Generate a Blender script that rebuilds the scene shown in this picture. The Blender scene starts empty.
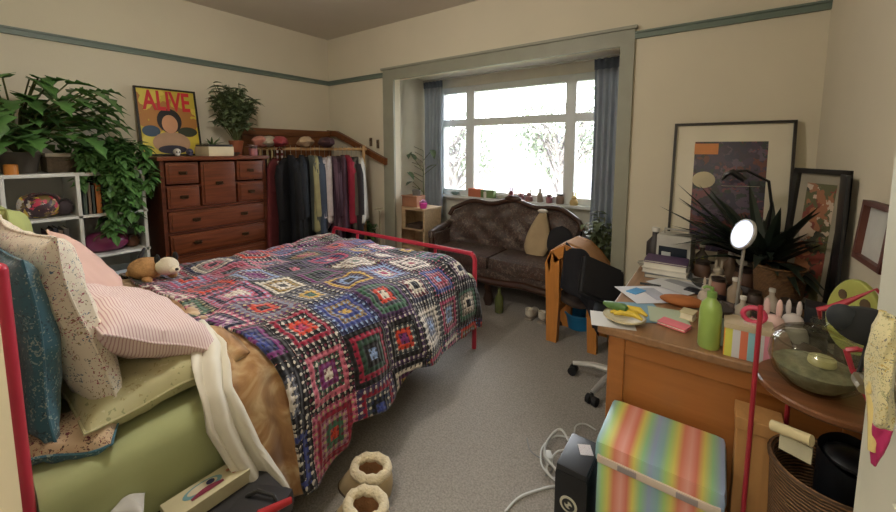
import bpy, bmesh, math, random
from mathutils import Matrix, Vector, Euler, noise
random.seed(7)
PI = math.pi
C = bpy.context.scene.collection
H = 1.40                                            # camera height
# ---------------------------------------------------------------- camera
PITCH, ROLL, YAW, F, CY = 0.0993411, -0.0013436, 0.6232774, 379.94, 187.27
fw = Vector((-math.sin(YAW)*math.cos(PITCH), math.cos(YAW)*math.cos(PITCH), -math.sin(PITCH)))
r0 = Vector((math.cos(YAW), math.sin(YAW), 0)); d0 = fw.cross(r0)
rt = math.cos(ROLL)*r0 + math.sin(ROLL)*d0; dn = -math.sin(ROLL)*r0 + math.cos(ROLL)*d0
def at(u, v, axis, val):
    d = rt*((u-448)/F) + dn*((v-CY)/F) + fw; o = Vector((0, 0, H)); i = 'xyz'.index(axis)
    return o + d*((val-o[i])/d[i])
cd = bpy.data.cameras.new('camera'); cam = bpy.data.objects.new('camera', cd); C.objects.link(cam)
cam.matrix_world = Matrix((( rt.x, -dn.x, -fw.x, 0), (rt.y, -dn.y, -fw.y, 0), (rt.z, -dn.z, -fw.z, H), (0, 0, 0, 1)))
cd.sensor_width = 36; cd.lens = 36*F/896; cd.shift_y = -(256-CY)/896; cd.clip_start = .02
bpy.context.scene.camera = cam
# ---------------------------------------------------------------- materials
def lin(c):
    return tuple(((x/255)/12.92 if x/255 <= .04045 else ((x/255+.055)/1.055)**2.4) for x in c)+(1,)
class NT:
    def __init__(s, name):
        s.m = bpy.data.materials.new(name); s.m.use_nodes = True; s.t = s.m.node_tree
        s.b = s.t.nodes['Principled BSDF']; s.co = s.t.nodes.new('ShaderNodeTexCoord')
    def n(s, ty, **k):
        o = s.t.nodes.new('ShaderNode'+ty)
        for a, b in k.items():
            if a.startswith('i_'): o.inputs[a[2:].replace('_', ' ')].default_value = b
            else: setattr(o, a, b)
        return o
    def l(s, a, b): s.t.links.new(a, b)
    def math(s, op, a, b=None, c=None):
        o = s.n('Math', operation=op)
        for i, q in enumerate((a, b, c)):
            if q is None: continue
            if isinstance(q, (int, float)): o.inputs[i].default_value = q
            else: s.l(q, o.inputs[i])
        return o.outputs[0]
    def mix(s, f, a, b):
        o = s.n('Mix', data_type='RGBA')
        for i, q in ((0, f), (6, a), (7, b)):
            if isinstance(q, (int, float, tuple)): o.inputs[i].default_value = q
            else: s.l(q, o.inputs[i])
        return o.outputs[2]
    def ramp(s, f, stops, const=False):
        o = s.n('ValToRGB'); cr = o.color_ramp
        if const: cr.interpolation = 'CONSTANT'
        while len(cr.elements) < len(stops): cr.elements.new(.5)
        for e, (p, c) in zip(cr.elements, stops): e.position = p; e.color = c
        s.l(f, o.inputs[0]); return o.outputs[0]
    def bump(s, h, st, dist=.01):
        o = s.n('Bump'); o.inputs['Strength'].default_value = st; o.inputs['Distance'].default_value = dist
        s.l(h, o.inputs['Height']); s.l(o.outputs[0], s.b.inputs['Normal'])
MC = {}
def mat(rgb, rough=.6, metal=0, var=.12, sc=8, bump=0, bsc=60, trans=0, ior=1.45, emit=0, sheen=0, key=''):
    k = (rgb, rough, metal, var, sc, bump, bsc, trans, emit, sheen)
    if k in MC: return MC[k]
    t = NT('mat_%d_%d_%d' % rgb); b = t.b; c = lin(rgb)
    b.inputs['Roughness'].default_value = rough; b.inputs['Metallic'].default_value = metal
    if var:
        nz = t.n('TexNoise'); nz.inputs['Scale'].default_value = sc; nz.inputs['Detail'].default_value = 4
        t.l(t.co.outputs['Object'], nz.inputs['Vector'])
        col = t.ramp(nz.outputs[0], [(.3, tuple(x*(1-var) for x in c[:3])+(1,)), (.7, tuple(min(1, x*(1+var)) for x in c[:3])+(1,))])
        t.l(col, b.inputs['Base Color'])
    else: b.inputs['Base Color'].default_value = c
    if bump:
        nz = t.n('TexNoise'); nz.inputs['Scale'].default_value = bsc; nz.inputs['Detail'].default_value = 5
        t.l(t.co.outputs['Object'], nz.inputs['Vector']); t.bump(nz.outputs[0], bump)
    if trans: b.inputs['Transmission Weight'].default_value = trans; b.inputs['IOR'].default_value = ior
    if emit: b.inputs['Emission Color'].default_value = c; b.inputs['Emission Strength'].default_value = emit
    if sheen: b.inputs['Sheen Weight'].default_value = sheen
    MC[k] = t.m; return t.m
def wood(rgb, dark=.55, rough=.35, axis=2, sc=3.0):
    k = ('wood', rgb, dark, rough, axis, sc)
    if k in MC: return MC[k]
    t = NT('wood_%d_%d_%d' % rgb); c = lin(rgb)
    mp = t.n('Mapping'); s = [14, 14, 14]; s[axis] = 1.2; mp.inputs['Scale'].default_value = s
    t.l(t.co.outputs['Object'], mp.inputs[0])
    nz = t.n('TexNoise'); nz.inputs['Scale'].default_value = sc; nz.inputs['Detail'].default_value = 6; nz.inputs['Distortion'].default_value = .6
    t.l(mp.outputs[0], nz.inputs['Vector'])
    t.l(t.ramp(nz.outputs[0], [(.3, tuple(x*dark for x in c[:3])+(1,)), (.65, c)]), t.b.inputs['Base Color'])
    t.b.inputs['Roughness'].default_value = rough; t.bump(nz.outputs[0], .12)
    MC[k] = t.m; return t.m
def stripes(cols, width, axis=0, rough=.5, const=True, coord='Object', phase=0.):
    t = NT('stripes'); sp = t.n('SeparateXYZ'); t.l(t.co.outputs[coord], sp.inputs[0])
    f = t.math('FRACT', t.math('ADD', t.math('DIVIDE', sp.outputs[axis], width), 10.0+phase))
    n = len(cols); t.l(t.ramp(f, [(i/n, lin(c)) for i, c in enumerate(cols)], const), t.b.inputs['Base Color'])
    t.b.inputs['Roughness'].default_value = rough; return t.m
def floral(base, spots, sc=14, thr=.25, rough=.85):
    t = NT('floral'); v = t.n('TexVoronoi'); v.inputs['Scale'].default_value = sc
    nz = t.n('TexNoise'); nz.inputs['Scale'].default_value = sc*1.5
    t.l(t.co.outputs['Object'], nz.inputs['Vector'])
    t.l(t.mix(.12, t.co.outputs['Object'], nz.outputs[1]), v.inputs['Vector'])
    w = t.n('SeparateXYZ'); t.l(v.outputs['Color'], w.inputs[0])
    n = len(spots); col = t.ramp(w.outputs[0], [(i/n, lin(c)) for i, c in enumerate(spots)], True)
    m = t.math('MULTIPLY', t.math('LESS_THAN', v.outputs['Distance'], thr), t.math('GREATER_THAN', w.outputs[1], .35))
    t.l(t.mix(m, lin(base), col), t.b.inputs['Base Color']); t.b.inputs['Roughness'].default_value = rough
    t.b.inputs['Sheen Weight'].default_value = .2
    return t.m
def collage(cols, sc=9, rough=.4, coord='Object', mix=.25):
    t = NT('collage'); v = t.n('TexVoronoi'); v.inputs['Scale'].default_value = sc
    nz = t.n('TexNoise'); nz.inputs['Scale'].default_value = sc*.9; nz.inputs['Detail'].default_value = 5
    t.l(t.co.outputs[coord], nz.inputs['Vector']); t.l(t.mix(mix, t.co.outputs[coord], nz.outputs[1]), v.inputs['Vector'])
    w = t.n('SeparateXYZ'); t.l(v.outputs['Color'], w.inputs[0]); n = len(cols)
    t.l(t.ramp(w.outputs[0], [(i/n, lin(c)) for i, c in enumerate(cols)], True), t.b.inputs['Base Color'])
    t.b.inputs['Roughness'].default_value = rough; return t.m
def wicker(rgb, sc=40):
    t = NT('wicker'); c = lin(rgb); w1 = t.n('TexWave'); w1.bands_direction = 'Z'; w1.inputs['Scale'].default_value = sc; w1.inputs['Distortion'].default_value = 3
    t.l(t.co.outputs['Object'], w1.inputs['Vector'])
    nz = t.n('TexNoise'); nz.inputs['Scale'].default_value = sc*1.2; t.l(t.co.outputs['Object'], nz.inputs['Vector'])
    h = t.math('MULTIPLY', w1.outputs['Fac'], nz.outputs[0])
    t.l(t.ramp(h, [(.08, tuple(x*.25 for x in c[:3])+(1,)), (.45, c)]), t.b.inputs['Base Color'])
    t.bump(h, .8); t.b.inputs['Roughness'].default_value = .7; return t.m
def knit():                                           # crochet granny squares, on the UVs (metres)
    t = NT('crochet'); S = .235
    uv = t.n('SeparateXYZ'); t.l(t.co.outputs['UV'], uv.inputs[0])
    q = [t.math('DIVIDE', uv.outputs[i], S) for i in (0, 1)]
    cell = [t.math('FLOOR', a) for a in q]; fr = [t.math('SUBTRACT', t.math('FRACT', a), .5) for a in q]
    ab = [t.math('ABSOLUTE', a) for a in fr]
    nzv = t.n('TexNoise'); nzv.inputs['Scale'].default_value = 26; t.l(t.co.outputs['UV'], nzv.inputs['Vector'])
    r = t.math('ADD', t.math('MULTIPLY', t.math('MAXIMUM', ab[0], ab[1]), 2.0), t.math('MULTIPLY', t.math('SUBTRACT', nzv.outputs[0], .5), .06))
    ring = t.math('FLOOR', t.math('MULTIPLY', r, 5.0))
    def rnd(a, b, c):
        cb = t.n('CombineXYZ')
        for i, z in enumerate((a, b, c)):
            if isinstance(z, (int, float)): cb.inputs[i].default_value = z
            else: t.l(z, cb.inputs[i])
        w = t.n('TexWhiteNoise', noise_dimensions='3D'); t.l(cb.outputs[0], w.inputs['Vector']); return w
    pal = [(18, 18, 30), (222, 212, 196), (58, 70, 140), (150, 26, 58), (20, 16, 22), (206, 110, 132), (140, 164, 206), (226, 216, 204), (206, 66, 44), (62, 104, 80),
           (120, 44, 110), (226, 216, 204), (24, 24, 60), (180, 52, 96), (206, 168, 80), (126, 130, 150)]
    w = rnd(cell[0], cell[1], ring)
    col = t.ramp(w.outputs['Value'], [(i/len(pal), lin(c)) for i, c in enumerate(pal)], True)
    # alternate rings run dark so each square reads as framed squares
    w2 = rnd(cell[0], cell[1], 77.0)
    dk = t.ramp(w2.outputs['Value'], [(0, lin((18, 16, 28))), (.30, lin((26, 30, 74))), (.42, lin((126, 32, 66))), (.52, lin((20, 16, 20))), (.78, lin((196, 100, 130))), (.88, lin((76, 48, 92)))], True)
    col = t.mix(t.math('COMPARE', ring, 4.0, .4), col, dk)
    col = t.mix(t.math('COMPARE', ring, 2.0, .4), col, t.mix(.55, col, dk))
    # clusters of stitches with dark holes between
    k = 2*PI*8
    sx = t.math('SINE', t.math('MULTIPLY', fr[0], k)); sy = t.math('SINE', t.math('MULTIPLY', fr[1], k))
    horiz = t.math('GREATER_THAN', ab[1], ab[0])
    s = t.math('ADD', t.math('MULTIPLY', sx, horiz), t.math('MULTIPLY', sy, t.math('SUBTRACT', 1.0, horiz)))
    rr = t.math('SINE', t.math('MULTIPLY', r, 2*PI*5)); 
    hole = t.math('GREATER_THAN', t.math('SUBTRACT', t.math('MULTIPLY', s, -1.0), t.math('MULTIPLY', rr, .5)), .80)
    w3 = rnd(cell[0], cell[1], 31.0)
    gap = t.ramp(w3.outputs['Value'], [(0, lin((14, 12, 20))), (.45, lin((22, 14, 22))), (.7, lin((110, 30, 60))), (.85, lin((40, 50, 90)))], True)
    col = t.mix(t.math('MULTIPLY', hole, .85), col, gap)
    bead = t.math('MULTIPLY', t.math('GREATER_THAN', t.math('ADD', s, t.math('MULTIPLY', rr, .35)), .72), t.math('GREATER_THAN', w3.outputs['Value'], .38))
    w4 = rnd(cell[0], cell[1], 53.0)
    bc_ = t.ramp(w4.outputs['Value'], [(0, lin((222, 214, 200))), (.45, lin((190, 180, 130))), (.55, lin((150, 176, 214))), (.72, lin((214, 206, 196))), (.88, lin((206, 120, 146)))], True)
    odd = t.math('ADD', t.math('COMPARE', ring, 4.0, .4), t.math('COMPARE', ring, 2.0, .4))
    col = t.mix(t.math('MULTIPLY', t.math('MULTIPLY', bead, odd), .9), col, bc_)
    t.l(col, t.b.inputs['Base Color']); t.b.inputs['Roughness'].default_value = .95; t.b.inputs['Sheen Weight'].default_value = .3
    h = t.math('ADD', t.math('MULTIPLY', rr, .5), t.math('MULTIPLY', s, .5)); t.bump(h, .6, .006)
    return t.m
def glass(rgb=(235, 240, 240), rough=.02):
    k = ('glass', rgb, rough)
    if k in MC: return MC[k]
    t = NT('clear_glass'); tr = t.n('BsdfTransparent'); tr.inputs[0].default_value = lin(rgb); gl = t.n('BsdfGlossy'); gl.inputs['Roughness'].default_value = .05
    lw_ = t.n('LayerWeight'); fz_ = t.math('ADD', .04, t.math('MULTIPLY', t.math('POWER', lw_.outputs['Facing'], 4.0), .5)); mx = t.n('MixShader')
    t.l(fz_, mx.inputs[0]); t.l(tr.outputs[0], mx.inputs[1]); t.l(gl.outputs[0], mx.inputs[2]); t.l(mx.outputs[0], t.t.nodes['Material Output'].inputs[0])
    MC[k] = t.m; return t.m
def pane():
    t = NT('window_glass'); tr = t.n('BsdfTransparent'); gl = t.n('BsdfGlossy'); gl.inputs['Roughness'].default_value = .02
    fz = t.n('Fresnel'); fz.inputs[0].default_value = 1.45; mx = t.n('MixShader')
    t.l(fz.outputs[0], mx.inputs[0]); t.l(tr.outputs[0], mx.inputs[1]); t.l(gl.outputs[0], mx.inputs[2])
    t.l(mx.outputs[0], t.t.nodes['Material Output'].inputs[0]); return t.m
# ---------------------------------------------------------------- mesh builder (world coordinates)
MW = {}
class MB:
    def __init__(s): s.b = bmesh.new(); s.uv = None
    def box(s, c, d, rz=0, bev=0, M=None):
        m = (M if M is not None else Matrix.Translation(c) @ Matrix.Rotation(rz, 4, 'Z')) @ Matrix.Diagonal((*d, 1))
        r = bmesh.ops.create_cube(s.b, size=1, matrix=m)
        if bev:
            es = list({e for v in r['verts'] for e in v.link_edges})
            bmesh.ops.bevel(s.b, geom=es, offset=min(bev, min(d)*.45), segments=2, affect='EDGES', profile=.7)
        return s
    def span(s, a, b, bev=0):
        c = [(p+q)/2 for p, q in zip(a, b)]; return s.box(c, [abs(q-p) for p, q in zip(a, b)], bev=bev)
    def ell(s, c, r, seg=14, rot=None):
        m = Matrix.Translation(c) @ (rot.to_matrix().to_4x4() if rot else Matrix()) @ Matrix.Diagonal((*r, 1))
        bmesh.ops.create_uvsphere(s.b, u_segments=seg, v_segments=max(6, seg*2//3), radius=1, matrix=m); return s
    def tube(s, pts, r, n=8, closed=False, flat=1.0):
        pts = [Vector(p) for p in pts]; R = r if isinstance(r, (list, tuple)) else [r]*len(pts); rings = []; prev = None
        for i, p in enumerate(pts):
            a = pts[i-1] if (i or closed) else p; b = pts[(i+1) % len(pts)] if (i < len(pts)-1 or closed) else p
            d = (b-a).normalized() if (b-a).length > 1e-9 else Vector((0, 0, 1))
            if prev is None:
                prev = d.cross(Vector((0, 0, 1)));
                if prev.length < .05: prev = d.cross(Vector((1, 0, 0)))
            u = (prev - d*prev.dot(d)).normalized(); prev = u; w = d.cross(u)
            rings.append([s.b.verts.new(p+(u*math.cos(2*PI*k/n)+w*math.sin(2*PI*k/n)*flat)*R[i]) for k in range(n)])
        N = len(rings)
        for i in range(N if closed else N-1):
            A, B = rings[i], rings[(i+1) % N]
            for k in range(n): s.b.faces.new((A[k], A[(k+1) % n], B[(k+1) % n], B[k]))
        if not closed:
            s.b.faces.new(rings[0][::-1]); s.b.faces.new(rings[-1])
        return s
    def cyl(s, a, b, r, r2=None, n=16): return s.tube([a, b], [r, r if r2 is None else r2], n)
    def lathe(s, c, prof, n=24, sx=1, sy=1, rot=None):
        c = Vector(c); rings = []
        M = rot.to_matrix() if rot else Matrix.Identity(3)
        for r, z in prof:
            if r < 1e-5: rings.append([s.b.verts.new(c+M@Vector((0, 0, z)))])
            else: rings.append([s.b.verts.new(c+M@Vector((r*sx*math.cos(2*PI*k/n), r*sy*math.sin(2*PI*k/n), z))) for k in range(n)])
        for A, B in zip(rings, rings[1:]):
            for k in range(n):
                a, a2, b, b2 = A[k % len(A)], A[(k+1) % n % len(A)], B[k % len(B)], B[(k+1) % n % len(B)]
                f = [x for i, x in enumerate((a, a2, b2, b)) if x not in (a, a2, b2, b)[:i]]
                if len(f) > 2: s.b.faces.new(f)
        return s
    def grid(s, fn, nu, nv, uvf=None, closeu=False):
        V = [[s.b.verts.new(fn(i/nu, j/nv)) for j in range(nv+1)] for i in range(nu+(0 if closeu else 1))]
        ul = s.b.loops.layers.uv.verify() if uvf else None
        for i in range(nu):
            for j in range(nv):
                ii = (i+1) % len(V); f = s.b.faces.new((V[i][j], V[ii][j], V[ii][j+1], V[i][j+1]))
                if ul:
                    for lp, (a, b) in zip(f.loops, ((i, j), (i+1, j), (i+1, j+1), (i, j+1))): lp[ul].uv = uvf(a/nu, b/nv)
        return s
    def poly(s, pts, th, nrm):
        """flat outline extruded by th along nrm"""
        nrm = Vector(nrm); a = [s.b.verts.new(Vector(p)) for p in pts]; b = [s.b.verts.new(Vector(p)+nrm*th) for p in pts]; n = len(a)
        s.b.faces.new(a[::-1]); s.b.faces.new(b)
        for i in range(n): s.b.faces.new((a[i], a[(i+1) % n], b[(i+1) % n], b[i]))
        return s
    def leaf(s, p, d, L, W, up=Vector((0, 0, 1)), droop=.3, notch=0):
        p = Vector(p); d = Vector(d).normalized(); sd = d.cross(up)
        sd = sd.normalized() if sd.length > .05 else Vector((1, 0, 0)); nn = sd.cross(d); K = 7 if notch else 4
        mid = []; lf = []; rg = []
        for i in range(K+1):
            t = i/K; c = p + d*L*t - Vector((0, 0, 1))*droop*L*t*t
            w = W*math.sin(PI*min(1, .08+t*.92)**.75)*.5
            if notch and i % 2 == 0 and 0 < i < K: w *= .45
            mid.append(s.b.verts.new(c)); lf.append(s.b.verts.new(c+sd*w+nn*w*.35)); rg.append(s.b.verts.new(c-sd*w+nn*w*.35))
        for i in range(K):
            s.b.faces.new((mid[i], mid[i+1], lf[i+1], lf[i])); s.b.faces.new((mid[i], rg[i], rg[i+1], mid[i+1]))
        return s
    def build(s, name, m, parent=None, smooth=True, solid=0, sub=0, bev=0, fix=True):
        if fix: bmesh.ops.recalc_face_normals(s.b, faces=s.b.faces)
        me = bpy.data.meshes.new(name); s.b.to_mesh(me); s.b.free()
        o = bpy.data.objects.new(name, me); C.objects.link(o)
        if m: me.materials.append(m)
        if smooth:
            for p in me.polygons: p.use_smooth = True
        if parent is not None:
            o.parent = parent; M = MW[parent.name]; me.transform(M.inverted()); MW[o.name] = M.copy(); MW[o.name] = M
        else:
            xs = [v.co for v in me.vertices]
            b = Vector(((min(v.x for v in xs)+max(v.x for v in xs))/2, (min(v.y for v in xs)+max(v.y for v in xs))/2, min(v.z for v in xs)))
            me.transform(Matrix.Translation(-b)); o.location = b; MW[o.name] = Matrix.Translation(b)
        if bev:
            q = o.modifiers.new('b', 'BEVEL'); q.width = bev; q.segments = 2; q.limit_method = 'ANGLE'
        if sub: q = o.modifiers.new('s', 'SUBSURF'); q.levels = q.render_levels = sub
        if solid: q = o.modifiers.new('t', 'SOLIDIFY'); q.thickness = solid; q.offset = 0
        if smooth:
            try: me.set_sharp_from_angle(angle=math.radians(38))
            except Exception: pass
        return o
def part_fix(o):                                     # parent chain: children of a part keep the part's own frame
    return o
def thing(name, label, cat, loc, rz=0, group=None):
    o = bpy.data.objects.new(name, None); C.objects.link(o); o.location = loc; o.rotation_euler = (0, 0, rz)
    o.empty_display_size = .05
    MW[o.name] = Matrix.Translation(loc) @ Matrix.Rotation(rz, 4, 'Z'); o['label'] = label; o['category'] = cat
    if group: o['group'] = group
    return o
def tag(o, label, cat, group=None, kind=None):
    o['label'] = label; o['category'] = cat
    if group: o['group'] = group
    if kind: o['kind'] = kind
    return o
def struct(name, mb, m, parent=None, **k):
    o = mb.build(name, m, parent, **k)
    if parent is None: o['kind'] = 'structure'
    return o
V3 = Vector
def wob(p, sc=3., a=.01): 
    n = noise.noise_vector(V3(p)*sc); return V3(p)+n*a
# ---------------------------------------------------------------- the setting
XL, XR, YB, YN, ZC = -3.74, .416, 2.84, .03, 2.64
wallm = mat((214, 205, 183), .9, var=.03, sc=2, bump=.05, bsc=90)
ceilm = mat((206, 198, 184), .95, var=.03, sc=2)
trimm = mat((148, 148, 132), .5, var=.05)
railm = mat((104, 118, 108), .45, var=.05)
whitem = mat((226, 226, 220), .4, var=.03)
def carpet():
    t = NT('carpet'); nz = t.n('TexNoise'); nz.inputs['Scale'].default_value = 130; nz.inputs['Detail'].default_value = 3
    t.l(t.co.outputs['Object'], nz.inputs['Vector']); n2 = t.n('TexNoise'); n2.inputs['Scale'].default_value = 2.2; n2.inputs['Detail'].default_value = 4
    t.l(t.co.outputs['Object'], n2.inputs['Vector'])
    a = t.ramp(nz.outputs[0], [(.35, lin((136, 131, 126))), (.65, lin((164, 159, 152)))])
    t.l(t.mix(t.math('MULTIPLY', n2.outputs[0], .25), a, lin((122, 114, 104))), t.b.inputs['Base Color'])
    t.b.inputs['Roughness'].default_value = .95; t.bump(nz.outputs[0], .5); return t.m
struct('floor', MB().span((XL-.1, -1.3, -.06), (XR+.1, 3.9, 0)), carpet(), smooth=False)
struct('ceiling', MB().span((XL-.1, -1.3, ZC), (XR+.1, YB+.1, ZC+.06)), ceilm, smooth=False)
struct('wall_left', MB().span((XL-.1, -1.3, 0), (XL, YB+.1, ZC)), wallm, smooth=False)
struct('wall_right', MB().span((XR, -1.3, 0), (XR+.1, YB+.1, ZC)), wallm, smooth=False)
AX0, AX1, AZ = -2.72, -.575, 2.10                      # alcove opening
BX0, BX1, BY, BZ = -2.85, -.575, 3.62, 2.20            # the bay behind it
m = MB()
m.span((XL, YB, 0), (AX0, YB+.1, ZC)); m.span((AX1, YB, 0), (XR, YB+.1, ZC)); m.span((AX0, YB, AZ), (AX1, YB+.1, ZC))
struct('wall_back', m, wallm, smooth=False)
baym = mat((218, 214, 198), .85, var=.03)
struct('wall_bay_left', MB().span((BX0-.1, YB+.1, 0), (BX0, BY+.1, BZ)), baym, smooth=False)
struct('wall_bay_right', MB().span((BX1, YB+.1, 0), (BX1+.1, BY+.1, BZ)), baym, smooth=False)
struct('ceiling_bay', MB().span((BX0-.1, YB+.1, BZ), (BX1+.1, BY+.1, BZ+.06)), ceilm, smooth=False)
WX0, WX1, WZ0, WZ1 = -2.68, -.90, .90, 2.06
m = MB()
m.span((BX0-.1, BY, 0), (BX1+.1, BY+.12, WZ0)); m.span((BX0-.1, BY, WZ1), (BX1+.1, BY+.12, BZ+.06))
m.span((BX0-.1, BY, WZ0), (WX0, BY+.12, WZ1)); m.span((WX1, BY, WZ0), (BX1+.1, BY+.12, WZ1))
struct('wall_bay_window', m, baym, smooth=False)
m = MB(); m.span((XL, -.09, 0), (-.5, YN, ZC)); m.span((.262, -.09, 0), (XR, YN, ZC)); m.span((-.5, -.09, 2.05), (.262, YN, ZC))
struct('wall_near', m, wallm, smooth=False)
m = MB(); m.span((XL, -1.3, 0), (XR, -1.2, ZC)); struct('wall_hall', m, wallm, smooth=False)
# trim: picture rail, alcove surround, baseboards
m = MB()
m.span((XL, .03, 2.128), (XL+.022, YB, 2.168)); m.span((XL, .03, 2.160), (XL+.034, YB, 2.172))
struct('trim_1', m, railm, smooth=False)
m = MB()
for a, b in ((XL, -2.846), (-.512, XR)): m.span((a, YB-.022, 2.128), (b, YB, 2.168)); m.span((a, YB-.034, 2.160), (b, YB, 2.172))
struct('trim_2', m, railm, smooth=False)
m = MB()
m.span((-2.846, YB-.022, 0), (-2.70, YB, 2.09)); m.span((-.600, YB-.022, 0), (-.512, YB, 2.09)); m.span((-2.846, YB-.022, 2.09), (-.512, YB, 2.205))
m.span((-2.860, YB-.040, 2.1925), (-.498, YB, 2.212))
struct('trim_3', m, trimm, smooth=False)
for n, a, b in (('left', (XL, .03, 0), (XL+.018, YB, .14)), ('back', (XL, YB-.018, 0), (-2.846, YB, .14)), ('right', (XR-.018, .03, 0), (XR, YB, .14))):
    struct('baseboard_'+n, MB().span(a, b), trimm, smooth=False)
# window: frame, mullions, transom, sill, panes
w = MB(); ya, yb = BY-.01, BY+.08
fr = mat((222, 226, 226), .4, var=.02)
for x0, x1 in ((WX0-.03, WX0+.02), (-2.35, -2.245), (-1.23, -1.13), (WX1-.02, WX1+.03)): w.span((x0, ya, WZ0), (x1, yb, WZ1+.03))
for z0, z1 in ((WZ0-.02, WZ0+.04), (1.66, 1.74), (WZ1-.03, WZ1+.04)): w.span((WX0, ya+.004, z0), (WX1, yb-.004, z1))
W = struct('window_1', w, fr, smooth=False, bev=.004)
m = MB().span((WX0-.1, BY-.09, WZ0-.05), (WX1+.12, BY+.01, WZ0-.02), bev=.006); struct('window_sill', m, fr, W)
m = MB()
for x0, x1 in ((WX0, -2.33), (-2.26, -1.21), (-1.15, WX1)):
    for z0, z1 in ((WZ0, 1.68), (1.72, WZ1)): m.span((x0, BY+.035, z0), (x1, BY+.041, z1))
struct('window_pane', m, pane(), W, smooth=False)
# door, opened into the room on the right of the doorway
D = struct('door_1', MB().span((.221, .06, .01), (.259, .9, 2.02), bev=.003), mat((206, 204, 184), .5, var=.03), smooth=False)
m = MB(); m.cyl((.221, .80, 1.06), (.185, .80, 1.06), .009); m.tube([(.187, .80, 1.06), (.183, .785, 1.062), (.185, .762, 1.06)], .008)
m.cyl((.2215, .80, 1.06), (.216, .80, 1.06), .024); struct('door_handle', m, mat((150, 140, 120), .3, .9), D)
struct('door_panel', MB().span((.2165, .16, 1.05), (.2215, .74, 1.9), bev=.004).span((.2165, .16, .12), (.2215, .74, .92), bev=.004), mat((206, 204, 184), .5, var=.03), D, smooth=False)
# ---------------------------------------------------------------- outside the window
o = MB().span((-30, 3.95, -.5), (24, 40, -.45)).build('lawn', mat((150, 160, 120), .95, var=.2, sc=3), smooth=False); o['kind'] = 'structure'
def fence():
    t = thing('picket_fence', 'pale wooden fence beyond the window glass', 'fence', (-3.5, 8.5, -.45))
    m = MB(); i = -9.0
    while i < 3: m.span((i, 8.5, -.45), (i+.13, 8.53, 1.75+.04*math.sin(i*9)), bev=.004); i += .19
    m.build('pickets', mat((128, 128, 142), .8), t, smooth=False)
    MB().span((-9, 8.53, 0), (3, 8.58, .1)).span((-9, 8.53, 1.3), (3, 8.58, 1.4)).build('rail', mat((190, 188, 186), .8), t, smooth=False)
fence()
def treeout(x, y, h, lab, seed, spread):
    rnd = random.Random(seed); t = thing('garden_tree', lab, 'tree', (x, y, -.45)); m = MB(); lf = MB()
    m.tube([(x, y, -.45), (x+.05, y, .6), (x, y+.1, 1.4)], [.09, .07, .05])
    for i in range(34):
        a = rnd.uniform(0, 2*PI); z0 = rnd.uniform(.4, 1.5); L = rnd.uniform(.6, 1)*spread
        e = V3((x+math.cos(a)*L, y+math.sin(a)*L*.5, z0+rnd.uniform(.3, 1)*h)); s_ = V3((x, y, z0)); md = (s_+e)/2+V3((0, 0, .15))
        m.tube([s_, md, e], [.03, .02, .006], 5)
        for k in range(55):
            q = md.lerp(e, rnd.random())+V3([rnd.gauss(0, .17) for _ in range(3)])
            lf.leaf(q, [rnd.gauss(0, 1) for _ in range(3)], .1, .06)
    m.build('trunk', mat((110, 104, 104), .9), t); lf.build('foliage', mat((122, 130, 118), .7, var=.2), t, fix=False)
treeout(-4.6, 6.6, 1.2, 'leafy garden tree outside the window, left of the centre pane', 3, 1.3)
treeout(-2.6, 7.4, 1.5, 'taller garden tree outside behind the wide centre pane', 5, 1.2)
# ---------------------------------------------------------------- curtains
def curtain(x0, x1, y, z0, z1, lab, amp, n):
    t = thing('curtain', lab, 'curtain', ((x0+x1)/2, y, z0)); m = MB()
    def fn(u, v):
        z = z0+(z1-z0)*v; g = 1-.12*math.sin(PI*v*.9)
        return V3(((x0+x1)/2+(u-.5)*(x1-x0)*g, y+amp*math.sin(u*n*2*PI)*(.5+.5*(1-v))+.004*math.sin(v*9), z))
    m.grid(fn, n*12, 14); m.build('cloth', mat((150, 160, 172), .85, var=.08, sheen=.2), t, solid=.004)
    MB().grid(lambda u, v: fn(u, .955+v*.045)+V3((0, -.009, 0)), n*12, 2).build('heading', mat((104, 116, 132), .85), t, solid=.006)
curtain(-2.835, -2.56, 3.46, .62, 2.16, 'grey-blue curtain gathered at the left of the bay window', .025, 5)
curtain(-.93, -.60, 3.42, .25, 2.16, 'grey-blue curtain gathered at the right of the bay window', .028, 6)
m = MB().cyl((-2.84, 3.46, 2.175), (-.585, 3.43, 2.175), .008); tag(m.build('curtain_rod', mat((190, 188, 180), .4, .3)), 'slim pale rod across the top of the bay window', 'curtain rod')
# ================================================================ BED
BX_L, BX_R, BYH, BYF = -2.88, -1.345, .085, 2.19
redm = mat((186, 48, 68), .35, .0, var=.06)
bed = thing('bed_frame', 'red metal bed frame with tubular head and foot ends', 'bed', ((BX_L+BX_R)/2, 1.1, 0))
for x in (BX_L, BX_R):
    MB().cyl((x, BYH, 0), (x, BYH, 1.12), .0185).ell((x, BYH, 1.12), (.0185, .0185, .0185)).build('head_post', redm, bed)
    MB().tube([(x, BYF, 0), (x, BYF, .64), (x+(.04 if x < -2 else -.04)*.3, BYF, .668), (x+(.04 if x < -2 else -.04), BYF, .68)], .016).build('foot_post', redm, bed)
MB().cyl((BX_L+.02, BYF, .68), (BX_R-.02, BYF, .68), .0155).build('foot_rail', redm, bed)
MB().cyl((BX_L, BYF, .36), (BX_R, BYF, .36), .012).build('foot_rail', redm, bed)
for x in (-2.55, -1.69): MB().cyl((x, BYF, .36), (x, BYF, .68), .011).build('foot_bar', redm, bed)
MB().tube([(BX_L, BYH, 1.08)]+[(BX_L+(BX_R-BX_L)*i/14, BYH, 1.08+.14*math.sin(PI*i/14)) for i in range(1, 14)]+[(BX_R, BYH, 1.08)], .013).build('head_rail', redm, bed)
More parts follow.
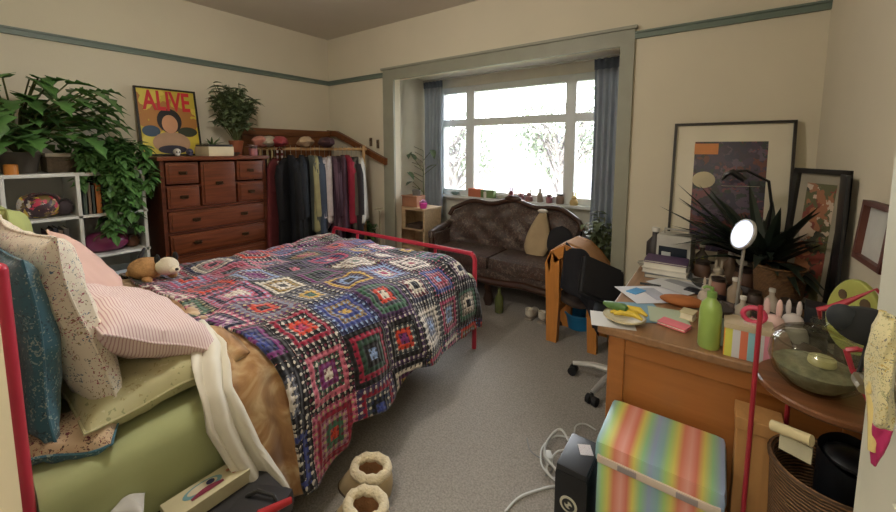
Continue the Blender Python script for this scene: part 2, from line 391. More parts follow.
for i in range(1, 8):
    x = BX_L+(BX_R-BX_L)*i/8; MB().cyl((x, BYH, .4), (x, BYH, 1.08+.14*math.sin(PI*i/8)), .007).build('head_bar', redm, bed)
for x in (BX_L, BX_R): MB().span((x-.012, BYH, .24), (x+.012, BYF, .28)).build('side_rail', redm, bed)
m = MB()
for i in range(12): y = .2+i*.17; m.span((BX_L+.012, y, .262), (BX_R-.012, y+.07, .28))
m.build('slats', wood((170, 140, 100), axis=0), bed, smooth=False)
def mattress():
    t = thing('mattress', 'mattress on the red bed under a plain pale green fitted sheet', 'mattress', (-2.11, 1.14, .28))
    MB().span((BX_L+.045, .15, .282), (BX_R-.03, 2.13, .515), bev=.055).build('core', mat((186, 184, 176), .9), t)
    def fn(u, v):                                       # the sheet: top and both sides
        s = (u-.5)*2; hw = (BX_R-BX_L)/2+.0; cx = (BX_L+BX_R)/2+.012
        q = abs(s)*1.02
        if q < .74: x = q/.74*(hw-.05); z = .545
        elif q < .86: a = (q-.74)/.12*PI/2; x = hw-.05+.055*math.sin(a); z = .49+.055*math.cos(a)
        else: x = hw+.012; z = .49-(q-.86)/.16*.36
        y = .118+(2.165-.118)*v
        y = .108 if v < .1 else .108+.02*min(1, (v-.1)*20)+(2.037)*(v-.1)/.9; z = z-(1-v/.1)*.34 if v < .1 else z; z = max(z, .13 if v < .3 else .34)
        p = V3((cx+math.copysign(x, s), y, z)); n = noise.noise(V3((p.x*4, p.y*4, p.z*3)))
        return p+V3((0, 0, .007*n if q < .86 else 0))+V3((.008*n if q >= .8 else 0, 0, 0))
    MB().grid(fn, 70, 50).build('fitted_sheet', mat((172, 178, 128), .85, var=.04, sheen=.2), t, solid=.004)
mattress()
# profile across the bed used by everything that lies over it, x and z against arc length from the far hem
def prof(pts):
    P = [V3((p[0], 0, p[1])) for p in pts]; cum = [0]
    for a, b in zip(P, P[1:]): cum.append(cum[-1]+(b-a).length)
    def f(s):
        s = max(0, min(cum[-1], s))
        for i in range(len(P)-1):
            if s <= cum[i+1]+1e-9:
                t = (s-cum[i])/max(1e-9, cum[i+1]-cum[i]); return P[i].lerp(P[i+1], t)
        return P[-1]
    return f, cum[-1]
pf, PL = prof([(-2.93, .33), (-2.925, .47), (-2.90, .565), (-2.85, .612), (-2.75, .63), (-2.4, .645), (-2.0, .655), (-1.7, .652), (-1.5, .64), (-1.40, .618), (-1.335, .572), (-1.298, .51), (-1.27, .42), (-1.245, .32), (-1.225, .21), (-1.205, .09)])
hem = [(.60, .13), (.72, .11), (.80, .13), (.905, .15), (.925, .235), (1.05, .215), (1.13, .205), (1.25, .24), (1.36, .275), (1.5, .245), (1.66, .235), (1.8, .21), (1.97, .19), (2.05, .2), (2.2, .22)]
def hemz(y):
    for (a, za), (b, zb) in zip(hem, hem[1:]):
        if a <= y <= b: return za+(zb-za)*(y-a)/(b-a)
    return hem[0][1] if y < hem[0][0] else hem[-1][1]
def s_at_z(z):
    lo, hi = PL*.75, PL
    for _ in range(30):
        mi = (lo+hi)/2
        if pf(mi).z > z: lo = mi
        else: hi = mi
    return lo
def blanket():
    Y0, Y1 = .645, 2.165
    def surf(s, y, off=0):
        p = pf(s); p.y = y; a = pf(s-.01); b = pf(s+.01); tg = (b-a).normalized() if (b-a).length > 1e-6 else V3((1, 0, 0)); nn = V3((-tg.z, 0, tg.x))
        lump = .030*noise.noise(V3((s*2.6, y*2.4, 3)))+.020*noise.noise(V3((s*6, y*6, 1)))+.010*noise.noise(V3((s*16, y*15, 9)))
        if s > PL*.78: lump += .022*math.sin(y*13+1.2*math.sin(y*5))*min(1, (s-PL*.78)/.25)
        lump += .020*max(0, math.sin(s*5+y*9))**3*(1 if s < PL*.75 else .3)
        if y > 2.04: q = (y-2.04)/.125; p.z -= .11*q*q*(1 if s < PL*.8 else .3)
        if y > 1.5: p.x -= .10*min(1, (y-1.5)/.6)*max(0, (s-PL*.74)/(PL*.26))**.7
        return p+nn*(lump+.012+off+.022*max(0, 1-(y-Y0)/.25))
    def dom(u, v):
        y = Y0+(Y1-Y0)*v + (0 if u > .78 else 0)
        s1 = s_at_z(hemz(y)); s0 = .02+.03*math.sin(y*9)
        return s0+(s1-s0)*u, y
    def y_edge(s, y): return y+.035*noise.noise(V3((s*4, 0, 5)))*max(0, 1-(y-Y0)*4)+ (.0 if s < PL-.85 else .085*min(1, (s-PL+.85)/.4)*(1-(y-Y0)/(Y1-Y0)))
    m = MB()
    m.grid(lambda u, v: surf(dom(u, v)[0], y_edge(*dom(u, v))), 150, 120, uvf=lambda u, v: (dom(u, v)[0]+.04*math.sin(dom(u, v)[1]*2.2), dom(u, v)[1]-.02+.03*math.sin(dom(u, v)[0]*3)))
    o = m.build('crochet_blanket', knit(), solid=.011)
    tag(o, 'multicoloured crochet granny square blanket spread over the bed', 'blanket')
    # second layer turned back along the far side
blanket()
def drape(name, x0, y0, y1, zend, off, m, lab, cat, fold=.02, nf=3, th=.012, seed=0):
    """cloth lying under the blanket edge and hanging over the near side of the bed"""
    s0 = 0
    for i in range(400):
        if pf(PL*i/400).x >= x0: s0 = PL*i/400; break
    s1 = s_at_z(zend)
    def fn(u, v):
        s = s0+(s1-s0)*u; a_, b_ = y0(u), y1(u); y = a_+(b_-a_)*v
        p = pf(s); a = pf(s-.01); b = pf(s+.01); tg = (b-a).normalized(); nn = V3((-tg.z, 0, tg.x)); p.y = y
        w = fold*math.sin((v*nf+u*.9+seed)*2*PI)*(.35+.65*u)+fold*.8*noise.noise(V3((s*8, y*12, seed)))
        e = min(1, v*6)*min(1, (1-v)*8); return p+nn*(off+w*e)
    return tag(MB().grid(fn, 60, 44).build(name, m, solid=th), lab, cat)
def pw_(pts):
    def f(u):
        for (a, ya), (b, yb) in zip(pts, pts[1:]):
            if u <= b: return ya+(yb-ya)*(u-a)/(b-a)
        return pts[-1][1]
    return f
furm = NT('fur'); nz = furm.n('TexNoise'); nz.inputs['Scale'].default_value = 7; nz.inputs['Detail'].default_value = 7; nz.inputs['Distortion'].default_value = 1.5
furm.l(furm.co.outputs['Object'], nz.inputs['Vector'])
furm.l(furm.ramp(nz.outputs[0], [(.3, lin((138, 96, 58))), (.5, lin((176, 134, 88))), (.68, lin((216, 190, 148)))]), furm.b.inputs['Base Color']); furm.b.inputs['Roughness'].default_value = .9
furm.b.inputs['Sheen Weight'].default_value = .5; furm.bump(nz.outputs[0], .5); furm = furm.m
ymid = pw_([(0, .645), (.3, .62), (.5, .555), (.75, .60), (1, .68)])
drape('fur_throw', -1.66, lambda u: ymid(u)-.03, lambda u: .735+.03*u, .12, .006, furm, 'tan fluffy fur throw between the white duvet and the crochet blanket', 'throw', .012, 1.6, .016)
single_fur = drape('fur_throw', -2.82, lambda u: .545+.07*u, lambda u: .72, .64, .010, furm, 'tan fur strip along the head edge of the crochet blanket behind the pillows', 'throw', .012, 1.2, .022, 4)
drape('duvet', -1.72, pw_([(0, .60), (.25, .52), (.42, .475), (.6, .465), (1, .575)]), ymid, .19, .034, mat((224, 218, 202), .85, var=.03, sheen=.2), 'crumpled white duvet edge hanging over the side of the bed', 'duvet', .020, 1.7, .02, 2)
# ---------------------------------------------------------------- pillows
def pillow(name, lab, c, size, eul, m, th=.13, pinch=.10, group=None, back=None, seed=0):
    R_ = Euler([math.radians(a) for a in eul]).to_matrix(); c = V3(c); a_, b_ = size[0]/2, size[1]/2
    t = thing(name, lab, 'pillow' if 'pillow' in name else 'cushion', c-V3((0, 0, th*.4)), group=group)
    def side(sg):
        def fn(u, v):
            x, y = u*2-1, v*2-1; ex = 1-pinch*(1-y*y)*abs(x)**3; ey = 1-pinch*(1-x*x)*abs(y)**3
            h = max(0, (1-x**4))**.55*max(0, (1-y**4))**.55
            h *= 1+.10*noise.noise(V3((x*1.7+seed, y*1.7, sg)))
            cr = .010*noise.noise(V3((x*5+seed, y*4, 7)))*min(1, h*2)
            return c+R_@V3((x*a_*ex, y*b_*ey, sg*(h*th/2+cr)+.03*seedn(x, y)))
        return fn
    def seedn(x, y): return noise.noise(V3((x*.9+seed, y*.9, 2)))
    MB().grid(side(1), 26, 26).build('pillow_front', m, t); MB().grid(side(-1), 26, 26).build('pillow_back', back or m, t, fix=True)
    pts = []
    for k in range(80):
        q = k/20; i = int(q); f = q-i; u, v = ((f, 0), (1, f), (1-f, 1), (0, 1-f))[i]; pts.append(side(1)(u, v))
    MB().tube(pts, .004, 6, closed=True).build('piping', back or m, t)
    return t
pinkst = stripes([(226, 206, 200), (226, 206, 200), (196, 156, 156)], .009, 1, .85)
flor = floral((226, 216, 196), [(150, 60, 80), (120, 120, 110), (176, 96, 110), (90, 110, 130), (150, 130, 90)], 44, .34)
flor2 = floral((206, 180, 148), [(110, 50, 60), (140, 70, 70), (90, 70, 60)], 46, .38)
tealm = floral((60, 108, 126), [(140, 164, 168), (40, 72, 88), (150, 166, 160), (60, 96, 116)], 42, .42)
greenfl = floral((190, 184, 140), [(150, 150, 110), (168, 156, 110), (206, 200, 164)], 30, .3)
pillow('pillow', 'pale green pillow at the very back in front of the bookcase', (-2.50, .22, .92), (.60, .50), (100, 0, 0), mat((172, 180, 112), .85, var=.04), .13, seed=3)
pillow('pillow', 'large white pillow with small floral print leaning against the headboard', (-1.76, .235, .87), (.66, .60), (101, 0, 3), flor, .13, seed=5)
pillow('pillow', 'teal paisley pillow squeezed between floral pillow and red bed head', (-1.70, .145, .84), (.56, .56), (94, 0, 1), tealm, .085, seed=9)
pillow('pillow', 'brown-flowered teal-backed cushion lying flat at the foot of the floral pillow', (-1.49, .20, .585), (.24, .20), (4, 0, 60), flor2, .07, seed=8, back=tealm)
pillow('pillow', 'flat cream-green patterned pillow lying on the fitted sheet', (-1.70, .375, .625), (.62, .38), (-4, 3, 4), greenfl, .14, seed=1)
pillow('pillow', 'pink finely striped pillow resting on the cream-green one', (-1.74, .40, .785), (.62, .40), (-34, 5, 6), pinkst, .15, seed=2)
pillow('pillow', 'pink pillow with peaked corner standing behind the striped one', (-2.10, .36, .83), (.44, .40), (-58, 18, -12), mat((214, 178, 166), .85, var=.05), .13, seed=6)
# toy dog on the bed
def plushdog():
    t = thing('plush_dog', 'tan and white plush dog with dark ears lying on the far bed corner', 'soft toy', (-2.62, .74, .65))
    tan = mat((186, 140, 92), .95, var=.2, sc=30, bump=.5, bsc=120); wh = mat((226, 214, 190), .95, bump=.4, bsc=120); bk = mat((28, 24, 26), .8)
    MB().ell((-2.66, .72, .715), (.13, .085, .06), 18).build('body', tan, t)
    MB().ell((-2.50, .77, .745), (.062, .055, .05), 16).ell((-2.455, .785, .73), (.035, .03, .026)).build('head', wh, t)
    for q in ((-2.53, .735, .785), (-2.51, .815, .785)): MB().ell(q, (.03, .012, .032), rot=Euler((0, .6, 0))).build('ear', bk, t)
    for q in ((-2.56, .69, .675), (-2.56, .81, .675), (-2.76, .67, .675), (-2.76, .78, .675)): MB().ell(q, (.05, .022, .02)).build('leg', tan, t)
    MB().tube([(-2.78, .72, .72), (-2.83, .74, .75), (-2.86, .77, .79)], [.016, .014, .008]).build('tail', bk, t)
    MB().ell((-2.425, .79, .735), (.009, .01, .008)).build('nose', bk, t)
plushdog()
# ================================================================ CHEST OF DRAWERS
cw = wood((114, 60, 34), .5, .3, axis=1)
cwd = wood((96, 48, 28), .5, .3, axis=1)
CX0, CX1, CY0, CY1, CT = -3.715, -3.24, 1.0, 1.775, 1.345
ch = thing('chest_of_drawers', 'tall dark wooden chest of drawers against the left wall', 'chest', ((CX0+CX1)/2, (CY0+CY1)/2, 0))
m = MB().span((CX0, CY0, .07), (CX1-.012, CY0+.025, CT-.03)).span((CX0, CY1-.025, .07), (CX1-.012, CY1, CT-.03)).span((CX0, CY0, .07), (CX0+.01, CY1, CT-.03))
m.span((CX0, CY0, .07), (CX1-.012, CY1, .10))
for z in (.245, .42, .60, .775, .95, 1.122): m.span((CX0, CY0+.02, z-.009), (CX1-.014, CY1-.02, z+.009))
m.build('carcass', cwd, ch, smooth=False)
MB().span((CX0-.005, CY0-.02, CT-.03), (CX1+.015, CY1+.02, CT), bev=.006).build('top', cw, ch)
MB().span((CX0+.01, CY0-.008, 0), (CX1, CY1+.008, .07), bev=.008).build('plinth', cwd, ch)
brass = mat((70, 52, 34), .35, .8)
def drawer(y0, y1, z0, z1, nh=2):
    d = MB().span((CX1-.2, y0+.004, z0+.004), (CX1-.004, y1-.004, z1-.004), bev=.004).build('drawer', cw, ch)
    MB().span((CX1-.005, y0+.022, z0+.02), (CX1+.004, y1-.022, z1-.02), bev=.004).build('raised_panel', cw, d)
    for k in range(nh):
        y = y0+(y1-y0)*((k+.5)/nh if nh == 1 else (.25+.5*k)); z = (z0+z1)/2
        MB().span((CX1+.003, y-.028, z-.01), (CX1+.008, y+.028, z+.014), bev=.003).tube([(CX1+.008, y-.022, z+.004), (CX1+.02, y-.016, z-.01), (CX1+.02, y+.016, z-.01), (CX1+.008, y+.022, z+.004)], .003, 6).build('handle', brass, d)
zs = [.10, .245, .42, .60, .775, .95]
for a, b in zip(zs, zs[1:]): drawer(CY0+.028, CY1-.028, a+.009, b-.009)
drawer(CY0+.028, 1.245, .959, 1.128, 1); drawer(CY0+.028, 1.245, 1.14, CT-.04, 1)
drawer(1.255, 1.515, .959, CT-.04, 1)
drawer(1.525, CY1-.028, .959, 1.128, 1); drawer(1.525, CY1-.028, 1.14, CT-.04, 1)
# ================================================================ BOOKCASE (open white cubes)
KX0, KX1, KY0, KY1, KT = -3.715, -3.31, -.02+.06, .965, 1.25
kc = thing('bookcase', 'white open cube bookcase full of bags and books beside the chest', 'bookcase', ((KX0+KX1)/2, .5, 0))
kw = mat((222, 222, 216), .45, var=.03)
ys = [KY0, .30, .565, .795, KY1-.02][0:0]
cols_y = [KY0, .255, .57, .905]
MB().span((KX0, KY0, KT-.022), (KX1, .93, KT), bev=.002).build('top', kw, kc)
for z in (.965, .69, .40, .09): MB().span((KX0, KY0, z-.008), (KX1, .93, z+.008)).build('shelf', kw, kc, smooth=False)
for y in cols_y: MB().span((KX0, y, 0), (KX1, y+.018, KT-.022)).build('upright', kw, kc, smooth=False)
MB().span((KX0, KY0, 0), (KX0+.006, .92, KT-.02)).build('back_panel', kw, kc, smooth=False)
def single(name, mb, m, lab, cat, group=None, **k): return tag(mb.build(name, m, None, **k), lab, cat, group)
# books and bags in the bookcase
def book(y, z, w, h, d, rgb, lab, group, x=None, cat='book'):
    x = KX1-.03 if x is None else x; t = thing('book', lab, cat, (x-d/2, y+w/2, z), group=group); c = mat(rgb, .55, var=.06)
    MB().span((x-d, y, z), (x, y+.0025, z+h)).span((x-d, y+w-.0025, z), (x, y+w, z+h)).span((x-.003, y, z), (x, y+w, z+h)).build('cover', c, t, smooth=False)
    MB().span((x-d+.003, y+.0028, z+.004), (x-.004, y+w-.0028, z+h-.004)).build('pages', mat((214, 206, 186), .9), t, smooth=False)
for i, (w, h, c, n) in enumerate([(.022, .20, (70, 82, 74), 'grey-green'), (.018, .21, (120, 104, 90), 'taupe'), (.016, .19, (58, 66, 62), 'dark slate'), (.030, .20, (176, 104, 44), 'orange'), (.026, .205, (22, 22, 24), 'black'),
        (.020, .215, (30, 50, 36), 'blackish green'), (.028, .21, (46, 104, 62), 'bright green'), (.022, .2, (96, 112, 72), 'olive'), (.020, .21, (150, 140, 100), 'khaki')]):
    book(.60+sum([.022, .018, .016, .030, .026, .020, .028, .022, .020][:i])+i*.002, .9735, w, h, .16, c, '%s book standing in the upper right cube of the bookcase' % n, 'books in the upper right cube')
for i, (w, h, c, n) in enumerate([(.03, .2, (60, 30, 36), 'dark red'), (.02, .21, (50, 52, 60), 'charcoal'), (.02, .19, (128, 110, 96), 'beige'), (.024, .2, (90, 84, 80), 'grey')]):
    book(.42+sum([.03, .02, .02, .024][:i])+i*.003, .6985, w, h, .16, c, '%s book standing in the middle cube under the colourful bag' % n, 'books in the middle cube')
def bag(c, r, m, lab, hm, name='bag'):
    t = thing(name, lab, 'bag', (c[0], c[1], c[2]-r[2]))
    def fn(u, v):
        a = u*2*PI; b = (v-.5)*PI; k = 1+.10*noise.noise(V3((math.cos(a)*2, math.sin(a)*2, v*4+c[1]*9)))
        return V3((c[0]+math.cos(a)*math.cos(b)**.6*r[0]*k, c[1]+math.sin(a)*math.cos(b)**.6*r[1]*k, c[2]+math.sin(b)*r[2]*(k if v > .3 else 1)))
    MB().grid(fn, 28, 16, closeu=True).build('body', m, t)
    MB().tube([(c[0]+r[0]*.75, c[1]+r[1]*(.7*math.cos(q*PI/8)), c[2]+r[2]*(.35+.7*math.sin(q*PI/8))) for q in range(9)], .007).build('handle', hm, t)
bag((-3.43, .42, 1.05), (.10, .10, .075), collage([(200, 60, 90), (220, 190, 70), (190, 150, 130), (120, 100, 60), (70, 50, 60), (210, 200, 190)], 22), 'colourful patterned bag in the upper middle cube of the bookcase', mat((60, 40, 40)))
bag((-3.43, .72, .765), (.10, .12, .065), mat((128, 52, 88), .35, var=.2), 'shiny purple bag in the cube below the row of books', mat((90, 60, 50)))
bag((-3.42, .52, 1.03), (.07, .045, .05), mat((70, 60, 66), .7, var=.2), 'small dark pouch beside the colourful patterned bag', mat((40, 34, 36)), 'pouch')
bag((-3.42, .855, .745), (.06, .04, .045), mat((96, 60, 40), .6), 'brown leather purse squeezed beside the shiny purple bag', mat((60, 40, 30)), 'purse')
single('folded_cloth', MB().box((-3.44, .14, 1.03), (.2, .16, .11), bev=.03), mat((46, 46, 54), .9), 'dark folded cloth in the leftmost upper cube of the bookcase', 'cloth')
single('storage_basket', MB().lathe((-3.45, .74, .409), [(0, 0), (.10, 0), (.115, .12), (.12, .15), (.112, .15), (.10, .01), (0, .01)], sx=.9, sy=1.15), mat((196, 204, 210), .6), 'pale blue-grey bin in the cube above the floor, behind the plush dog', 'bin')
single('folded_jeans', MB().box((-3.43, .41, .475), (.2, .24, .13), bev=.035), mat((52, 92, 130), .9, var=.2), 'blue folded jeans in the low cube left of the pale bin', 'clothes')
# ---------------------------------------------------------------- plants
potm = mat((150, 84, 54), .75); leafd = mat((74, 112, 54), .5, var=.3, sc=12); leafm = mat((78, 118, 60), .45, var=.3, sc=12); leafy = mat((96, 124, 66), .5, var=.25); stemm = mat((84, 92, 50), .6)
def pot(t, c, r, h, m, soil=True):
    MB().lathe(c, [(0, 0), (r*.72, 0), (r*.95, h*.85), (r*1.02, h*.85), (r*1.02, h), (r*.9, h), (r*.85, h*.8), (0, h*.8)]).build('pot', m, t)
    if soil: MB().lathe((c[0], c[1], c[2]+h*.8), [(0, .004), (r*.84, .002), (r*.84, 0)]).build('soil', mat((50, 38, 30), .95), t)
def monstera():
    c = V3((-3.50, .36, KT)); t = thing('monstera_plant', 'large split-leaf monstera in a pot on the bookcase', 'plant', c); R = random.Random(4)
    pot(t, c, .10, .13, mat((98, 92, 84), .6)); st = MB(); lf = MB()
    for i in range(120):
        a = R.uniform(-2.6, 2.3); L = R.uniform(.08, .50); hh = R.uniform(.08, .52)
        e = c+V3((math.cos(a)*L*.55+.08, math.sin(a)*L*.95, .11+hh*(1-.4*L))); e.x = max(-3.66, min(e.x, -3.2)); e.y = max(e.y, .20); b = c+V3((0, 0, .11)); b2 = (b+e)/2+V3((0, 0, .08))
        st.tube([b, b2, e], .0045, 5); d = V3((math.cos(a)*.7+.25, math.sin(a), R.uniform(-.7, .7)))
        if hh < .30: q_ = b2.lerp(e, .45); lf.leaf(q_, (d.x+.3, d.y+R.uniform(-.8, .8), R.uniform(-.2, .6)), R.uniform(.12, .17), R.uniform(.10, .14), droop=.4, notch=1)
        lf.leaf(e, d, R.uniform(.11, .18), R.uniform(.11, .17), droop=R.uniform(.2, .7), notch=1)
    st.build('stems', stemm, t); lf.build('leaves', leafd, t, solid=.0015, fix=False)
monstera()
def bushy(name, lab, c, r, h, m, lm, n, ext, lsz, seed, vine=0, potkw=None):
    R = random.Random(seed); c = V3(c); t = thing(name, lab, 'plant', c); pot(t, c, r, h, m); st = MB(); lf = MB()
    for i in range(n):
        a = R.uniform(0, 2*PI); q = R.random()**.6; e = c+V3((math.cos(a)*ext[0]*q, math.sin(a)*ext[1]*q, h+ext[2]*R.uniform(.25, 1)))
        e.x = max(e.x, XL+.05)
        b = c+V3((0, 0, h*.8)); b2 = b.lerp(e, .6)+V3((0, 0, .04)); st.tube([b, b2, e], .002, 4)
        for k in range(R.randint(4, 7)):
            p = b2.lerp(e, R.uniform(0, 1.05)); lf.leaf(p, (R.gauss(0, 1), R.gauss(0, 1), R.uniform(-.3, .6)), lsz*R.uniform(.7, 1.2), lsz*.6, droop=.3)
    st.build('stems', stemm, t); lf.build('leaves', lm, t, fix=False); return t
def trailing(lab, c, r, h, m, lm, n, fall, seed, ly):
    R = random.Random(seed); c = V3(c); t = thing('trailing_plant', lab, 'plant', c); pot(t, c, r, h, m); st = MB(); lf = MB()
    for i in range(n):
        e = V3((c.x+R.uniform(.12, .27), c.y+R.uniform(*ly), 0)); b = c+V3((0, 0, h*.85)); zt = c.z+R.uniform(.05, .20); L = R.uniform(.3, 1)*fall
        pts = [b, b.lerp(V3((e.x, e.y, zt)), .5)+V3((0, 0, .07)), V3((e.x, e.y, zt-.02))]+[V3((e.x+R.uniform(-.012, .012), e.y+R.uniform(-.02, .02), zt-.02-L*k/5)) for k in range(1, 6)]
        st.tube(pts, .002, 4)
        for a_, b_ in zip(pts, pts[1:]):
            for k in range(6): lf.leaf(a_.lerp(b_, R.random()), (R.uniform(.1, 1), R.gauss(0, .8), R.uniform(-1, .3)), R.uniform(.05, .08), .045, droop=.2)
    st.build('vines', stemm, t); lf.build('leaves', lm, t, fix=False)
trailing('bushy green plant trailing over the right end of the bookcase', (-3.52, .84, KT), .07, .11, mat((110, 120, 110), .5), leafm, 30, .52, 11, (-.14, .11))
trailing('dark green trailing plant beside the mug on the bookcase top', (-3.56, .66, KT), .06, .10, mat((60, 66, 60), .5), leafd, 14, .12, 12, (-.12, .12))
bushy('bushy_plant', 'tall variegated plant in a terracotta pot on the chest', (-3.5, 1.655, CT), .058, .13, potm, mat((112, 128, 92), .5, var=.5, sc=30), 120, (.19, .18, .50), .075, 21)
def spiky(name, lab, c, r, h, m, lm, n, L, seed, w=.018, droop=.5):
    R = random.Random(seed); c = V3(c); t = thing(name, lab, 'plant', c); pot(t, c, r, h, m); lf = MB()
    for i in range(n):
        a = R.uniform(0, 2*PI); e = R.uniform(.5, 1.6); lf.leaf(c+V3((0, 0, h*.8)), (math.cos(a), math.sin(a), e), L*R.uniform(.6, 1), w, droop=droop*R.random())
    lf.build('leaves', lm, t, fix=False)
spiky('aloe_plant', 'small spiky plant with arching leaves behind the cream tin on the chest', (-3.58, 1.49, CT), .04, .09, mat((80, 84, 74), .5), leafy, 16, .17, 22)
# things on the bookcase and chest
t = thing('wicker_hamper', 'low brown wicker hamper under the monstera leaves', 'basket', (-3.48, .55, KT))
MB().span((-3.60, .46, KT+.002), (-3.38, .60, KT+.10), bev=.012).build('body', wicker((128, 108, 84), 60), t)
MB().span((-3.605, .455, KT+.10), (-3.375, .605, KT+.125), bev=.008).build('lid', mat((150, 140, 122), .7), t)
t = thing('mug', 'grey-green mug on the bookcase top below the trailing leaves', 'mug', (-3.36, .655, KT))
MB().lathe((-3.36, .655, KT), [(0, .002), (.036, .002), (.04, .01), (.04, .088), (.036, .088), (.035, .012), (0, .01)]).build('body', mat((120, 136, 128), .3), t)
MB().tube([(-3.36, .693, KT+.07), (-3.36, .715, KT+.06), (-3.36, .715, KT+.035), (-3.36, .693, KT+.022)], .005).build('handle', mat((120, 136, 128), .3), t)
single('orange_candle', MB().lathe((-3.36, .31, KT), [(0, 0), (.03, 0), (.03, .055), (.026, .06), (0, .058)]), mat((206, 130, 50), .5), 'short orange candle at the left end of the bookcase top', 'candle')
def letters(txt, p, size, xs, m, parent, M3):
    cu = bpy.data.curves.new('lettering', 'FONT'); cu.body = txt; cu.size = size; cu.extrude = .0012; cu.align_x = 'CENTER'; cu.align_y = 'CENTER'; cu.offset = size*.025
    o = bpy.data.objects.new('tmp', cu); C.objects.link(o); bpy.context.view_layer.update()
    me = bpy.data.meshes.new_from_object(o.evaluated_get(bpy.context.evaluated_depsgraph_get())); bpy.data.objects.remove(o)
    me.transform(M3 @ Matrix.Diagonal((xs, 1, 1, 1))); me.transform(MW[parent.name].inverted())
    q = bpy.data.objects.new('lettering', me); me.materials.clear(); me.materials.append(m); C.objects.link(q); q.parent = parent; return q
def poster():
    y0, y1, z0, z1 = 1.005, 1.425, CT+.001, CT+.545; cy, w, h = (y0+y1)/2, y1-y0, z1-z0
    t = thing('framed_poster', 'framed red and yellow ALIVE poster leaning on the wall above the chest', 'poster', (-3.62, cy, z0))
    tilt = math.radians(-9); B = Matrix.Translation((-3.625, cy, z0)) @ Matrix.Rotation(-tilt*-1, 4, 'Y')  # leans back on the wall
    # local frame: x = out of the wall, y = along it, z = up
    def L(a, b): 
        c = [(p+q)/2 for p, q in zip(a, b)]; return B @ Matrix.Translation(c) @ Matrix.Diagonal([abs(q-p) for p, q in zip(a, b)]+[1])
    def bx(m_, a, b): bmesh.ops.create_cube(m_.b, size=1, matrix=L(a, b)); return m_
    f = MB(); hw = w/2; e = .012
    for a, b in (((0, -hw, 0), (.02, -hw+e, h)), ((0, hw-e, 0), (.02, hw, h)), ((0, -hw, 0), (.02, hw, e)), ((0, -hw, h-e), (.02, hw, h))): bx(f, a, b)
    f.build('frame', mat((20, 20, 20), .35), t, smooth=False)
    bx(MB(), (.004, -hw+e, e), (.008, hw-e, h-e)).build('print', collage([(206, 184, 60), (196, 176, 64), (214, 196, 84), (176, 120, 60)], 7), t, smooth=False)
    M3 = B @ Matrix.Translation((.0100, 0, h*.80)) @ Matrix(((0, 0, 1, 0), (1, 0, 0, 0), (0, 1, 0, 0), (0, 0, 0, 1)))
    letters('ALIVE', None, .215, .60, mat((200, 40, 50), .5), t, M3)
    def disc(cy_, cz, ry, rz, x, nm, rgb):
        mm = MB(); pts = [B @ V3((x, cy_+ry*math.cos(q*PI/12), cz+rz*math.sin(q*PI/12))) for q in range(24)]; mm.poly(pts, .0008, (B.to_3x3() @ V3((1, 0, 0)))); return mm.build(nm, mat(rgb, .5), t, smooth=False)
    disc(.0, h*.52, .085, .10, .0102, 'dark_shape', (30, 26, 28)); disc(0, h*.47, .055, .075, .0112, 'pale_shape', (206, 150, 112))
    disc(-.13, h*.36, .06, .045, .0094, 'blue_shape', (56, 76, 96)); disc(.12, h*.36, .07, .04, .0094, 'olive_shape', (50, 56, 34)); disc(0, h*.19, .13, .09, .0100, 'tan_shape', (176, 140, 108)); disc(.0, h*.09, .10, .035, .0106, 'navy_shape', (44, 42, 60))
    bx(MB(), (.014, -hw+e, e), (.015, hw-e, h-e)).build('glazing', glass(), t, smooth=False) if False else None
poster()
t = thing('record_player', 'cream record player case on the chest right of the poster', 'record player', (-3.40, 1.43, CT))
MB().span((-3.53, 1.335, CT), (-3.27, 1.525, CT+.075), bev=.006).build('case', mat((206, 192, 160), .5), t)
MB().span((-3.525, 1.34, CT+.076), (-3.275, 1.52, CT+.092), bev=.004).build('platter_deck', mat((40, 40, 40), .4), t)
